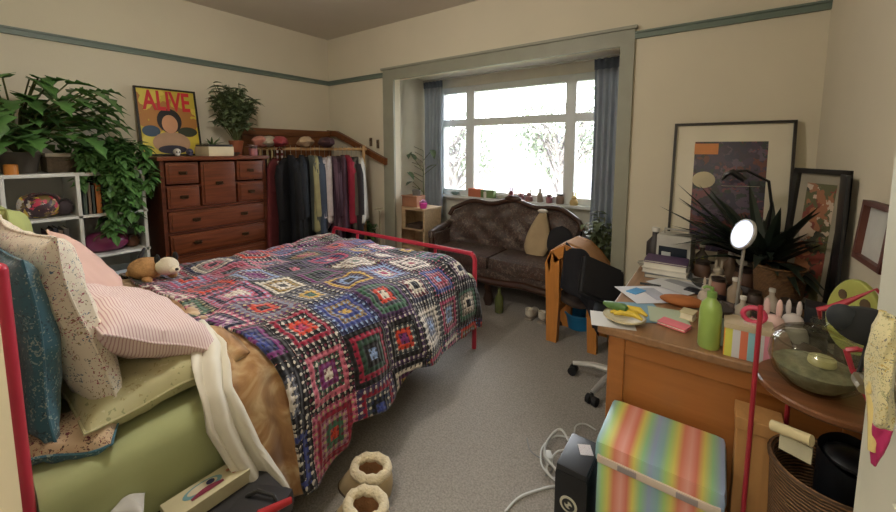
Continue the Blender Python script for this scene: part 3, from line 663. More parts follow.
def trinket(lab, c, rgb, s, kind, name='trinket', grp=None, cat='ornament'):
    c = V3(c); t = thing(name, lab, cat, c, group=grp); m = mat(rgb, .5, var=.1)
    if kind == 'skull':
        MB().ell(c+V3((0, 0, s*.62)), (s*.5, s*.45, s*.45)).ell(c+V3((s*.16, 0, s*.25)), (s*.3, s*.28, s*.25)).build('head', m, t)
        MB().ell(c+V3((s*.44, -s*.17, s*.6)), (s*.1, s*.1, s*.11), 8).ell(c+V3((s*.44, s*.17, s*.6)), (s*.1, s*.1, s*.11), 8).build('eye_sockets', mat((20, 18, 18)), t)
    elif kind == 'bunny':
        MB().lathe(c, [(0, 0), (s*.42, 0), (s*.5, s*.25), (s*.38, s*.6), (s*.2, s*.7), (0, s*.72)]).build('body', m, t)
        MB().ell(c+V3((0, 0, s*.85)), (s*.3, s*.28, s*.27)).build('head', m, t)
        for q in (-1, 1): MB().ell(c+V3((q*s*.14, 0, s*1.3)), (s*.08, s*.06, s*.3), 8).build('ear', m, t)
    elif kind == 'jar':
        MB().lathe(c, [(0, 0), (s*.42, 0), (s*.46, s*.1), (s*.46, s*.85), (s*.36, s), (0, s)]).build('body', m, t)
        MB().lathe(c+V3((0, 0, s)), [(0, 0), (s*.4, 0), (s*.4, s*.22), (0, s*.22)]).build('lid', mat((60, 50, 44), .4, .3), t)
    elif kind == 'bottle':
        MB().lathe(c, [(0, 0), (s*.2, 0), (s*.22, s*.05), (s*.22, s*.6), (s*.08, s*.78), (s*.08, s*.92), (0, s*.92)]).build('body', m, t)
        MB().lathe(c+V3((0, 0, s*.92)), [(0, 0), (s*.1, 0), (s*.1, s*.12), (0, s*.12)]).build('cap', mat((220, 216, 206), .4), t)
    elif kind == 'bowl':
        MB().lathe(c, [(0, 0), (s*.35, 0), (s*.75, s*.32), (s*.85, s*.5), (s*.79, s*.5), (s*.66, s*.3), (s*.3, s*.07), (0, s*.07)]).build('body', m, t)
        MB().lathe(c+V3((0, 0, s*.5)), [(s*.79, -.003), (s*.86, 0), (s*.79, .004)]).build('rim', mat(tuple(int(v*.7) for v in rgb), .4), t)
    elif kind == 'flower':
        MB().lathe(c, [(0, 0), (s*.25, 0), (s*.3, s*.5), (s*.2, s*.55), (0, s*.5)]).build('vase', mat((150, 100, 110), .5), t)
        mm = MB()
        for k in range(9): a = k*.7; mm.leaf(c+V3((0, 0, s*.5)), (math.cos(a), math.sin(a), .7+.3*math.sin(k*2)), s*.7, s*.35, droop=.3)
        mm.build('petals', m, t, fix=False)
    return t
trinket('small white skull ornament on the chest in front of the poster, left', (-3.33, 1.14, CT), (196, 190, 180), .055, 'skull', 'skull_ornament')
trinket('small dark skull ornament in front of the poster, right', (-3.32, 1.22, CT), (70, 66, 84), .055, 'skull', 'skull_ornament')
trinket('white and pink flower ornament at the right end of the chest', (-3.36, 1.73, CT), (216, 196, 196), .12, 'flower', 'flower_ornament')
trinket('pinkish jar at the front right corner of the chest top', (-3.29, 1.70, CT), (160, 100, 104), .06, 'jar', 'jar', cat='jar')
trinket('dark round pot of greenery between the tin and terracotta pot', (-3.36, 1.575, CT), (70, 60, 50), .05, 'bowl', 'small_bowl', cat='bowl')
# ================================================================ CLOTHES RACK AND SCREEN
sw = wood((128, 78, 44), .55, .4, axis=1)
t = thing('wooden_screen', 'brown wooden folding screen standing in the corner behind the clothes', 'screen', (-3.66, 2.3, 0))
m = MB().span((-3.70, 1.80, .05), (-3.678, 2.77, 1.54)); m.build('panel', sw, t, smooth=False)
MB().span((-3.71, 1.79, 1.535), (-3.655, 2.78, 1.605), bev=.012).build('cap_rail', sw, t)
m = MB(); top = [at(337, 131, 'y', 2.79), at(350, 138, 'y', 2.79), at(368, 148.5, 'y', 2.79), at(386, 158.5, 'y', 2.79)]
m.span((-3.695, 2.75, .02), (-3.66, 2.785, 1.54)); m.build('post', sw, t, smooth=False)
m = MB(); top = [V3((-3.705, 2.79, top[0].z+.012))]+top
for p, q in zip(top, top[1:]): m.poly([(p.x, 2.765, p.z), (q.x, 2.765, q.z), (q.x, 2.765, q.z-.065), (p.x, 2.765, p.z-.065)], .045, (0, 1, 0))
m.build('cap_rail', sw, t, smooth=False)
A, B2 = V3((-3.44, 1.835, 1.405)), V3((-2.93, 2.62, 1.40)); rd = (B2-A).normalized(); perp = V3((rd.y, -rd.x, 0))
t = thing('clothes_rack', 'garment rack with a pale round rail beside the chest', 'clothes rack', ((A.x+B2.x)/2, (A.y+B2.y)/2, 0)); pw = wood((196, 160, 110), .7, .5)
MB().cyl(A-rd*.03, B2+rd*.03, .014).build('rail', pw, t)
for p in (A, B2): MB().cyl((p.x, p.y, .05), (p.x, p.y, 1.44), .015).build('upright', pw, t); MB().cyl(V3((p.x, p.y, .03))-perp*.2, V3((p.x, p.y, .03))+perp*.2, .015).build('foot', pw, t)
def garment(f, rgb, L, w, lab, sl=1, stripe=None, ht=.0, seed=0):
    R = random.Random(seed+50); p = A.lerp(B2, f); zt = p.z-.055-R.uniform(0, .03); m = stripe or mat(rgb, .9, var=.12, sc=14)
    t = thing('hanging_garment' if sl == 1 else ('hanging_scarf' if sl == 2 else 'hanging_dress'), lab, 'clothing', (p.x, p.y, zt-L))
    yw = R.uniform(-.34, .34); pp = (perp+rd*yw).normalized(); tt = V3((0, 0, 1)).cross(pp)
    if sl == 2:                                       # a scarf folded over the rail, two hanging strips
        def fn(u, v):
            s = (v-.5)*2; z = p.z+.018-abs(s)**1.1*L; return p+perp*((u-.5)*w)+rd*(math.copysign(min(1, abs(s)*30), s)*(.018+.006*math.sin(u*9)))+V3((0, 0, z-p.z))
        MB().grid(fn, 8, 40).build('cloth', m, t, solid=.005); 
        MB().grid(lambda u, v: fn(u, 0)+V3((0, 0, -.03*v)), 8, 3).build('fringe', m, t, solid=.004); return
    n = 32
    def fn(u, v):
        a = u*2*PI; d = v*L; sh = min(1, (d/.085))**.6; hw = (.045+(w/2-.045)*sh)*(1+.16*v*(1 if sl else 2.0)+.05*math.sin(seed*2+v*5)); th = .018+.018*sh+.018*v
        fold = 1+.22*v*math.sin(a*5+seed)+.10*v*math.sin(a*9+seed*2)
        return p+V3((0, 0, zt-p.z-d))+pp*(math.cos(a)*hw)+tt*(math.sin(a)*th*fold)+V3((0, 0, -.012*math.sin(a*3+seed)*v))
    MB().grid(fn, n, 22, closeu=True).build('body', m, t, solid=.003)
    if sl == 1:
        for s_ in (-1, 1):
            q = [p+V3((0, 0, zt-p.z-.07))+pp*s_*(w/2-.03), p+V3((0, 0, zt-p.z-.16))+pp*s_*(w/2+.012), p+V3((0, 0, zt-p.z-.38))+pp*s_*(w/2+.018)+tt*.006, p+V3((0, 0, zt-p.z-min(.56, L*.9)))+pp*s_*(w/2+.012)+tt*.012]
            MB().tube(q, [.032, .036, .031, .027], 10, flat=.55).build('sleeve', m, t)
    elif sl == 0:
        MB().tube([p+V3((0, 0, zt-p.z-.30))+pp*(w/2*1.03*math.cos(a))+tt*(.05*math.sin(a)) for a in [k*PI/10 for k in range(20)]], .006, 6, closed=True).build('waistband', m, t)
    # hanger
    h = thing('clothes_hanger', 'clothes hanger hooked over the rail inside a garment', 'hanger', (p.x, p.y, zt-.06), group='hangers on the clothes rack')
    MB().tube([p+V3((0, 0, zt-p.z-.055))+pp*(-w/2+.05), p+V3((0, 0, zt-p.z+.005)), p+V3((0, 0, zt-p.z-.055))+pp*(w/2-.05)], .006, 6).build('arms', pw, h)
    MB().tube([p+V3((0, 0, zt-p.z))]+[p+V3((0, 0, .008))+perp*(.022*math.cos(a))+V3((0, 0, .022*math.sin(a))) for a in (-1.2, -.6, 0, .8, 1.6, 2.4, 3.0)], .0022, 5).build('hook', mat((170, 168, 160), .3, .9), h)
G = [(.02, (24, 24, 28), .98, .34, 'black long coat at the left end of the rail next to the chest', 1), (.085, (190, 176, 130), 1.05, .07, 'cream scarf hanging over the left end of the rail', 2),
 (.13, (96, 34, 36), .98, .36, 'dark red dress beside the cream scarf', 0), (.175, (150, 110, 104), .74, .08, 'twisted red and white striped scarf near the left of the rail', 2),
 (.225, (16, 17, 22), 1.0, .42, 'long black coat just right of the striped scarf', 1), (.275, (26, 30, 38), .97, .42, 'black-blue jacket, second in the dark group', 1), (.325, (14, 15, 18), .99, .43, 'widest black coat in the middle of the dark group', 1),
 (.375, (34, 40, 48), .95, .40, 'charcoal coat at the right of the dark group', 1), (.42, (22, 24, 28), .9, .40, 'black cardigan just before the grey shirts', 1), (.465, (92, 98, 92), .72, .38, 'grey-green shirt beside the white ones', 1),
 (.505, (164, 160, 120), .70, .37, 'pale olive shirt left of the white shirt', 1), (.55, (66, 78, 96), .74, .38, 'slate blue shirt left of the white shirt', 1), (.60, (216, 210, 216), .66, .38, 'bright white shirt in the middle of the rail', 1), (.645, (196, 188, 190), .62, .36, 'pale grey-white blouse right of the bright white shirt', 1),
 (.69, (92, 70, 84), .76, .38, 'mauve grey cardigan right of the white blouse', 1), (.735, (52, 30, 44), .80, .38, 'dark plum top near the right of the rail', 1), (.78, (70, 44, 58), .72, .36, 'dusky plum dress near the right of the rail', 0),
 (.825, (142, 34, 56), .66, .34, 'crimson red top near the right of the rail', 1), (.87, (40, 34, 36), .82, .36, 'dark brown cardigan right of the crimson top', 1), (.92, (88, 84, 76), .70, .34, 'taupe knitted top near the right upright', 1), (.97, (206, 202, 192), .62, .30, 'off-white garment at the far right end of the rail', 0)]
twist = stripes([(112, 36, 44), (206, 196, 190)], .05, 2, .9)
for i, (f, c, L, w_, lab, sl) in enumerate(G): garment(f, c, L, w_, lab, sl, twist if 'twisted' in lab else None, seed=i)
for k, (u, v, rgb, n) in enumerate([(272, 143, (190, 130, 116), 'pink crumpled'), (300, 139, (150, 60, 64), 'red crumpled'), (283, 138, (170, 160, 140), 'beige crumpled'), (321, 142, (176, 150, 120), 'tan crumpled'), (338, 141, (66, 40, 44), 'dark maroon')]):
    f = (.02, .18, .08, .42, .62)[k]; p = A.lerp(B2, f)+V3((0, 0, .045))
    def fb(u_, v_, p=p, k=k):
        a = u_*2*PI; b = (v_-.5)*PI; r = 1+.3*noise.noise(V3((math.cos(a)*2, math.sin(a)*2, v_*4+k*5))); return p+perp*(math.cos(a)*math.cos(b)*.15*r)+rd*(math.sin(a)*math.cos(b)*.075*r)+V3((0, 0, math.sin(b)*.048*r+.02))
    single('folded_garment', MB().grid(fb, 20, 12, closeu=True), mat(rgb, .9, var=.2), n+' garment bundled on top of the clothes rail', 'clothing', 'bundles on top of the rail')
# hooks and a pale scarf on the wall by the alcove
for k, (u, v) in enumerate(((371, 142), (378, 144))):
    p = at(u, v, 'y', 2.83); t = thing('wall_ornament', ('left' if k == 0 else 'right')+' one of two small dark ornaments on the wall by the alcove', 'ornament', p, group='ornaments on the corner wall')
    MB().box((p.x, 2.828, p.z), (.028, .018, .09), bev=.006).build('plaque', mat((96, 78, 60)), t); MB().ell((p.x, 2.818, p.z+.02), (.01, .008, .012)).build('boss', mat((60, 48, 40)), t)
# ================================================================ SOFA
def sofa():
    x0, x1, yf, yb = -2.36, -.93, 2.90, 3.40
    t = thing('sofa', 'dark brown tufted settee with carved wooden crest rail in the bay', 'sofa', ((x0+x1)/2, 3.15, 0)); cx = (x0+x1)/2; hw = (x1-x0)/2
    lea = collage([(70, 56, 50), (82, 66, 58), (64, 50, 44), (104, 90, 80), (76, 52, 44), (70, 60, 56)], 26, .5, mix=.35); wd = wood((70, 44, 30), .5, .3, axis=0)
    def crest(s): return .78+.10*math.cos(s*PI*.5)**.8+.022*math.cos(s*PI*3) if abs(s) < 1 else .70
    def bk(front):
        def fn(u, v):
            s = u*2-1; x = cx+s*(hw-.03); zt = crest(s)-.02; z = .36+(zt-.36)*v
            tuft = .016*math.cos(u*PI*10)*math.cos(v*PI*5)
            y = yb-.10+.12*v-(.055*math.sin(PI*min(1, v*1.02))**.5+tuft if front else -.05)-.10*abs(s)**4
            return V3((x, y, z))
        return fn
    MB().grid(bk(True), 70, 30).build('backrest', lea, t); MB().grid(bk(False), 40, 10).build('back_panel', lea, t)
    MB().tube([(cx+(k/40*2-1)*(hw-.01), yb+.0-.10*abs(k/40*2-1)**4, crest(k/40*2-1)*1.0) for k in range(41)], .024, 10).ell((cx, yb-.015, crest(0)+.015), (.09, .022, .032)).build('crest_rail', wd, t)
    bm_ = MB()
    for i in range(9):
        for j in range(3): 
            u = (i+.5+(j % 2)*.5)/10; v = .3+j*.2; p = bk(True)(u, v); bm_.ell((p.x, p.y-.002, p.z), (.009, .006, .009), 8)
    bm_.build('buttons', lea, t)
    for k, (a, b) in enumerate(((x0+.09, cx-.004), (cx+.004, x1-.09))): MB().box(((a+b)/2, (yf+yb)/2-.05, .385), (b-a, yb-yf-.06, .12), bev=.045).build('seat_cushion', lea, t)
    MB().span((x0+.04, yf+.01, .24), (x1-.04, yb, .33), bev=.02).build('seat_base', lea, t)
    m = MB(); m.tube([(x0+.03+(x1-x0-.06)*k/30, yf+.0-.02*math.sin(PI*k/30), .255-.022*abs(math.cos(PI*k/15))) for k in range(31)], .026, 8, flat=1.2); m.build('front_rail', wd, t)
    for s_, x in ((-1, x0), (1, x1)):
        ar = MB().tube([(x-s_*.05, yb-.10, .64), (x-s_*.03, yb-.25, .60), (x-s_*.02, yf+.14, .575), (x-s_*.03, yf+.05, .56), (x-s_*.04, yf+.03, .52)], [.03, .035, .038, .036, .022], 10).build('armrest', lea, t)
        MB().tube([(x-s_*.04, yf+.05, .54), (x-s_*.05, yf+.02, .42), (x-s_*.04, yf+.03, .27)], [.022, .026, .024], 8).build('arm_post', wd, t)
        MB().span((x-s_*.075, yf+.06, .26), (x-s_*.045, yb-.02, .57), bev=.01).build('arm_panel', lea, t)
        for y, lb in ((yf+.03, 1), (yb-.03, -1)): MB().tube([(x-s_*.06, y, .26), (x-s_*.045, y-.012*lb, .17), (x-s_*.06, y+.005*lb, .07), (x-s_*.045, y-.02*lb, .012), (x-s_*.045, y-.02*lb, 0)], [.034, .03, .018, .02, .022], 8).build('leg', wd, t)
    MB().tube([(cx, yf+.01, .24), (cx, yf, .15), (cx, yf+.012, .06), (cx, yf-.005, 0)], [.032, .028, .017, .02], 8).build('leg', wd, t)
sofa()
def throwc():
    """tall tan cushion standing against the sofa back"""
    t = thing('triangular_cushion', 'tan tapered cushion propped against the right half of the sofa back', 'cushion', (-1.32, 3.2, .44)); c = V3((-1.33, 3.20, .45))
    def fn(u, v):
        a = u*2*PI; hw = (.15*(1-v)+.055*v)*(1-.0*v); k = math.sin(PI*min(1, .06+v*.93))**.35
        return c+V3((math.copysign(abs(math.cos(a))**.6, math.cos(a))*hw*k+.02*v, math.sin(a)*.045*k+.13*v, .385*v))
    MB().grid(fn, 24, 14, closeu=True).build('cover', mat((172, 152, 120), .9, var=.1), t); MB().ell(c+V3((.02, .12, .385)), (.05, .03, .02)).build('top_knot', mat((206, 200, 186), .9), t)
throwc()
single('dark_cushion', MB().grid(lambda u, v: V3((-1.12+math.cos(u*2*PI)*.13*math.sin(PI*v)**.6, 3.20+.05*math.sin(u*2*PI)*math.sin(PI*v)**.6+.10*v, .455+.27*v)), 24, 12, closeu=True), mat((34, 34, 40), .9, var=.2), 'dark cushion standing in the right corner of the sofa', 'cushion')
# things beneath the sofa
for k, (u, v) in enumerate(((528, 320), (541, 323))):
    p = at(u, v, 'z', 0); t = thing('shoe', ('left' if not k else 'right')+' shoe of the white pair under the right end of the sofa', 'shoe', p, group='white shoes under the sofa')
    MB().tube([p+V3((0, .02, .045)), p+V3((0, .06, .04)), p+V3((0, .14, .032)), p+V3((0, .19, .02))], [.030, .036, .034, .018], 10).lathe(p+V3((0, .02, .04)), [(.03, 0), (.033, .05), (.027, .05), (.026, .01)]).build('upper', mat((206, 198, 182), .7), t)
    MB().box(p+V3((0, .1, .008)), (.07, .22, .016), bev=.007).build('sole', mat((150, 140, 126), .7), t)
p = at(499, 312, 'z', 0); single('glass_bottle', MB().lathe(p, [(0, 0), (.035, 0), (.037, .02), (.037, .12), (.014, .17), (.013, .21), (0, .21)]), mat((96, 104, 62), .15), 'olive green bottle on the floor under the sofa', 'bottle')
p = at(487, 306, 'z', 0); single('dark_vase', MB().lathe(p+V3((-.01, .04, 0)), [(0, 0), (.03, 0), (.05, .06), (.03, .12), (.02, .16), (0, .16)]), mat((60, 44, 36), .4), 'dark brown vase beside the middle sofa leg', 'vase')
# ---------------------------------------------------------------- left of the sofa
t = thing('open_cabinet', 'small light wooden cabinet with an open cubby left of the sofa', 'cabinet', (-2.60, 3.06, 0)); lw = wood((190, 164, 128), .75, .6, axis=0)
m = MB(); X0, X1, Y0, Y1 = -2.80, -2.42, 2.955, 3.24
m.span((X0, Y0, 0), (X0+.02, Y1, .78)).span((X1-.02, Y0, 0), (X1, Y1, .78)).span((X0, Y1-.01, 0), (X1, Y1, .78))
for z in (.02, .36, .56): m.span((X0, Y0, z), (X1, Y1, z+.02))
m.build('carcass', lw, t, smooth=False); MB().span((X0-.01, Y0-.01, .77), (X1+.01, Y1, .795), bev=.004).build('top', lw, t)
MB().span((X0+.02, Y0-.004, .04), (X1-.02, Y0+.012, .36)).build('door', mat((150, 128, 104), .7), t, smooth=False)
MB().ell((-2.46, Y0-.012, .25), (.01, .012, .01)).build('knob', brass, t)
MB().span((X0+.02, Y0-.002, .58), (X0+.12, Y0+.01, .77)).build('side_panel', lw, t, smooth=False)
single('paper_stack', MB().box((-2.56, 3.05, .60), (.18, .2, .04), bev=.004), mat((70, 56, 46), .8), 'dark stack lying in the open cubby of the light cabinet', 'papers')
t = thing('cardboard_box', 'brown cardboard box on top of the light cabinet', 'box', (-2.66, 3.06, .795))
MB().box((-2.66, 3.07, .853), (.19, .16, .115), rz=.1).build('body', mat((164, 116, 88), .85), t, smooth=False)
MB().box((-2.66, 2.985, .913), (.19, .06, .004), rz=.1).build('flap', mat((176, 130, 100), .85), t, smooth=False)
single('grey_pot', MB().lathe((-2.62, 3.07, .9115), [(0, 0), (.04, 0), (.05, .06), (.045, .06), (.03, .02), (0, .02)]), mat((110, 108, 104), .6), 'small grey pot on top of the cardboard box', 'pot')
t = thing('flower_pot', 'bright pink and white cyclamen pot at the right edge of the light cabinet', 'plant', (-2.47, 3.0, .795))
MB().lathe((-2.47, 3.0, .795), [(0, 0), (.032, 0), (.042, .055), (.038, .055), (0, .045)]).build('pot', mat((200, 60, 150), .5), t)
m = MB(); R = random.Random(9)
for k in range(26): m.leaf((-2.47, 3.0, .85), (R.gauss(0, 1), R.gauss(0, 1), 1.2), .055, .025)
m.build('petals', mat((226, 190, 220), .6), t, fix=False)
spiky('leafy_plant', 'leggy plant with broad leaves standing in the left corner of the alcove', (-2.74, 3.34, .0), .08, .75, mat((120, 110, 96), .6), mat((88, 108, 84), .5, var=.3), 3, .2, 31)
pl = [o for o in C.objects if o.name.startswith('leafy_plant')][0]; lf = MB(); st = MB(); R = random.Random(5)
for (u, v) in ((398, 140), (404, 146), (396, 156), (409, 152), (415, 160), (400, 166), (408, 172), (398, 180), (413, 182), (405, 160), (432, 150), (436, 165)):
    e = at(u, v, 'y', 3.22+R.uniform(-.05, .08)); st.tube([(-2.74, 3.34, .6), (-2.74, 3.33, e.z-.12), e], .004, 5); lf.leaf(e, (R.gauss(0, 1), -.5, R.gauss(0, .6)), .14, .07, droop=.3)
st.build('stems', stemm, pl); lf.build('leaves', mat((88, 108, 84), .5, var=.3), pl, fix=False)
t = thing('floor_lamp_stand', 'pale pole with white fabric flower head at the corner by the alcove', 'ornament', (-2.80, 2.70, 0))
MB().cyl((-2.80, 2.70, 0), (-2.80, 2.70, .80), .008).lathe((-2.80, 2.70, 0), [(0, 0), (.07, 0), (.07, .015), (0, .02)]).build('pole', mat((150, 140, 110), .5), t)
m = MB()
for k in range(14): m.leaf((-2.80, 2.70, .8), (math.cos(k*2.4), math.sin(k*2.4), .3*math.sin(k)), .055, .05, droop=.2)
m.build('flower_head', mat((206, 200, 176), .7), t, fix=False)
bushy('bushy_plant', 'low dark green plant on the floor in front of the alcove edge', (-2.98, 2.68, 0), .09, .40, mat((90, 84, 74), .6), leafd, 30, (.14, .1, .3), .06, 33)
# items on the sill
SZ = WZ0-.02
t = thing('picture_box', 'orange and green decorated box on the left of the window sill', 'box', (-2.11, 3.57, SZ)); MB().box((-2.19, 3.572, SZ+.045), (.16, .06, .09), bev=.004).build('orange_half', mat((204, 120, 90), .6), t); MB().box((-2.03, 3.572, SZ+.042), (.16, .06, .084), bev=.004).build('green_half', mat((116, 140, 90), .6), t)
for k, (u, rgb, kind, s, n) in enumerate([(486, (226, 222, 214), 'jar', .07, 'white lidded jar'), (500, (214, 208, 196), 'bowl', .05, 'cream bowl'), (511, (140, 80, 90), 'bunny', .085, 'dark red figurine'), (521, (196, 150, 150), 'flower', .10, 'pink flower vase'), (529, (150, 110, 110), 'bunny', .08, 'mauve figurine'),
        (540, (150, 140, 130), 'bottle', .13, 'grey bottle'), (549, (176, 150, 140), 'flower', .11, 'dusty flower vase'), (560, (140, 120, 110), 'jar', .08, 'brown glass jar'), (574, (206, 180, 120), 'bunny', .08, 'golden figurine'), (455, (150, 176, 170), 'bowl', .06, 'pale green bowl'), (440, (120, 140, 140), 'jar', .08, 'blue-grey jar')]):
    p = at(u, 200, 'y', 3.568); trinket('small %s on the window sill behind the sofa' % n, (p.x, 3.568, SZ), rgb, s, kind, ['jar', 'bowl', 'figurine', 'flower_vase', 'bottle'][['jar', 'bowl', 'bunny', 'flower', 'bottle'].index(kind)], cat=['jar', 'bowl', 'figurine', 'vase', 'bottle'][['jar', 'bowl', 'bunny', 'flower', 'bottle'].index(kind)])
bushy('bushy_plant', 'leafy plant below the right curtain behind the wooden armchair', (-.76, 3.12, 0), .10, .45, mat((120, 108, 90), .6), mat((92, 104, 76), .5, var=.35), 60, (.15, .13, .45), .07, 41)
# ================================================================ WOODEN ARMCHAIR
def armchair():
    t = thing('wooden_armchair', 'honey-coloured wooden armchair with a tan sloping back in front of the sofa', 'armchair', (-.80, 2.77, 0)); hw = wood((200, 132, 62), .8, .35, axis=2)
    P = [(-.985, .60), (-.95, .68), (-.86, .735), (-.77, .71), (-.69, .64), (-.61, .54)]
    for y in (2.60, 2.90):
        m = MB()
        for (a, b) in zip(P, P[1:]): m.poly([(a[0], y, a[1]), (b[0], y, b[1]), (b[0]-.01, y, b[1]-.09), (a[0]+.02, y, a[1]-.09)], .045, (0, 1, 0))
        m.build('arm', hw, t, smooth=False)
        MB().poly([(-1.0, y, .58), (-.96, y, .68), (-.895, y, .62), (-.89, y, .3), (-.90, y, 0), (-.975, y, 0), (-.985, y, .3)], .05, (0, 1, 0)).build('leg', hw, t, smooth=False)
        MB().poly([(-.69, y, .60), (-.615, y, .54), (-.63, y, .3), (-.62, y, 0), (-.68, y, 0), (-.695, y, .3)], .045, (0, 1, 0)).build('leg', hw, t, smooth=False)
    for x, z in ((-.93, .20), (-.655, .20)): MB().span((x-.015, 2.64, z), (x+.015, 2.91, z+.05)).build('stretcher', hw, t, smooth=False)
    def fn(u, v):
        f = u*(len(P)-1); i = min(int(f), len(P)-2); k = f-i; return V3((P[i][0]*(1-k)+P[i+1][0]*k, 2.645+.255*v, P[i][1]*(1-k)+P[i+1][1]*k-.004))
    MB().grid(fn, 20, 8).build('curved_back', mat((176, 130, 84), .8, var=.1), t, solid=.02)
    MB().grid(lambda u, v: V3((-.92+.28*u, 2.645+.255*v, .34-.05*math.sin(PI*u))), 10, 8).build('seat', mat((62, 50, 44), .9), t, solid=.03)
armchair()
def clothdrape():
    def fn(u, v):                                          # a black garment thrown over the arm
        x = -.86+.27*u; s = (v-.5)*2; z = .735-.26*u*u-(.30 if s < 0 else .05)*(abs(s)**1.3)-.02*math.sin(u*9); y = 2.615+s*.085+.012*math.sin(u*11+v*4)
        return V3((x, y, z+.012))
    single('black_garment', MB().grid(fn, 20, 24), mat((22, 22, 30), .9, var=.1), 'black garment thrown over the arm of the wooden armchair', 'clothing', solid=.012)
clothdrape()
p = at(573, 330, 'z', 0); t = thing('blue_tub', 'bright blue plastic tub on the floor beneath the wooden armchair', 'tub', p+V3((.02, .08, 0))); q = p+V3((.02, .08, 0))
MB().lathe(q, [(0, .002), (.085, .002), (.105, .12), (.097, .12), (.08, .01), (0, .01)]).build('body', mat((38, 128, 186), .4), t); MB().lathe(q, [(.103, .112), (.114, .115), (.112, .125), (.100, .124)]).build('rim', mat((50, 144, 200), .4), t)
t = thing('white_bag', 'crumpled white carrier bag standing behind the blue tub', 'bag', (-.73, 3.02, 0))
MB().grid(lambda u, v: V3((-.73+math.cos(u*2*PI)*(.09-.03*v)*(1+.15*math.sin(u*19)), 3.02+math.sin(u*2*PI)*.06*(1+.15*math.sin(u*15)), .27*v)), 40, 10, closeu=True).build('body', mat((206, 200, 186), .7), t)
MB().tube([(-.77, 3.0, .26), (-.76, 3.0, .32), (-.70, 3.0, .32), (-.69, 3.0, .26)], .006).build('handle', mat((206, 200, 186), .7), t)
# ================================================================ OFFICE CHAIR
def office():
    c = V3((-.43, 2.30, 0)); t = thing('office_chair', 'black office chair with chrome star base at the left of the desk', 'office chair', c); chrome = mat((216, 216, 214), .35, .55, var=0); bk = mat((20, 21, 26), .7, var=.2)
    MB().cyl(c+V3((0, 0, .09)), c+V3((0, 0, .40)), .024).cyl(c+V3((0, 0, .06)), c+V3((0, 0, .12)), .04).build('column', chrome, t)
    for k in range(5):
        a = math.radians(182+71*k); d = V3((math.cos(a), math.sin(a), 0)); s_ = d.cross(V3((0, 0, 1)))
        MB().tube([c+V3((0, 0, .10)), c+d*.13+V3((0, 0, .098)), c+d*.25+V3((0, 0, .072))], [.022, .018, .013], 8).build('base_arm', chrome, t)
        cs = MB().cyl(c+d*.25+s_*.008+V3((0, 0, .027)), c+d*.25+s_*.03+V3((0, 0, .027)), .026).cyl(c+d*.25-s_*.008+V3((0, 0, .027)), c+d*.25-s_*.03+V3((0, 0, .027)), .026).cyl(c+d*.25+V3((0, 0, .027)), c+d*.25+V3((0, 0, .07)), .009)
        cs.build('castor', bk, t)
    MB().box((c.x+.04, c.y+.04, .44), (.38, .40, .07), rz=.2, bev=.03).build('seat', bk, t)
    R_ = Matrix.Translation((-.55, 2.36, .60)) @ Euler((math.radians(-34), math.radians(24), math.radians(40))).to_matrix().to_4x4() @ Matrix.Diagonal((.30, .045, .26, 1))
    m = MB(); bmesh.ops.create_cube(m.b, size=1, matrix=R_); bmesh.ops.bevel(m.b, geom=list(m.b.edges), offset=.02, segments=3, affect='EDGES'); m.build('backrest', bk, t)
    MB().tube([(c.x-.06, c.y+.04, .42), (-.56, 2.37, .45), (-.56, 2.38, .54)], .014).build('back_bracket', chrome, t)
office()
# ================================================================ DESK
dw = wood((166, 106, 54), .88, .35, axis=0); dwt = wood((150, 112, 78), .7, .35, axis=1)
DX0, DX1, DY0, DY1, DT = -.318, .395, 1.515, 2.72, .72
t = thing('desk', 'large orange-brown wooden desk with panelled end against the right wall', 'desk', (.03, 2.1, 0))
m = MB(); m.poly([(DX0-.038, DY0-.02, DT-.032), (DX1, DY0-.02, DT-.032), (DX1, DY1, DT-.032), (DX0-.038, DY1, DT-.032)], .032, (0, 0, 1)); m.build('top', dwt, t, smooth=False, bev=.006)
for y in (DY0, 2.32):
    MB().span((DX0+.05, y+.012, .08), (DX1-.05, y+.03, DT-.033)).build('end_panel', dw, t, smooth=False)
    m = MB()
    for x in (DX0, DX1-.06): m.span((x, y, 0), (x+.06, y+.045, DT-.033))
    for z in (.06, DT-.10): m.span((DX0+.06, y+.002, z), (DX1-.06, y+.03, z+.065))
    m.build('frame', dw, t, smooth=False, bev=.004)
MB().span((DX1-.03, DY0+.05, .2), (DX1-.01, DY1-.05, DT-.033)).build('back_panel', dw, t, smooth=False)
d_ = MB().span((DX0+.005, DY0+.05, .52), (DX0+.03, 1.85, DT-.045)).build('drawer', dw, t, smooth=False); MB().ell((DX0-.008, 1.7, .60), (.012, .012, .012)).build('knob', brass, d_)
MB().span((DX0+.03, DY0+.05, .50), (DX1-.05, 1.85, .515)).build('drawer_runner', dw, t, smooth=False)
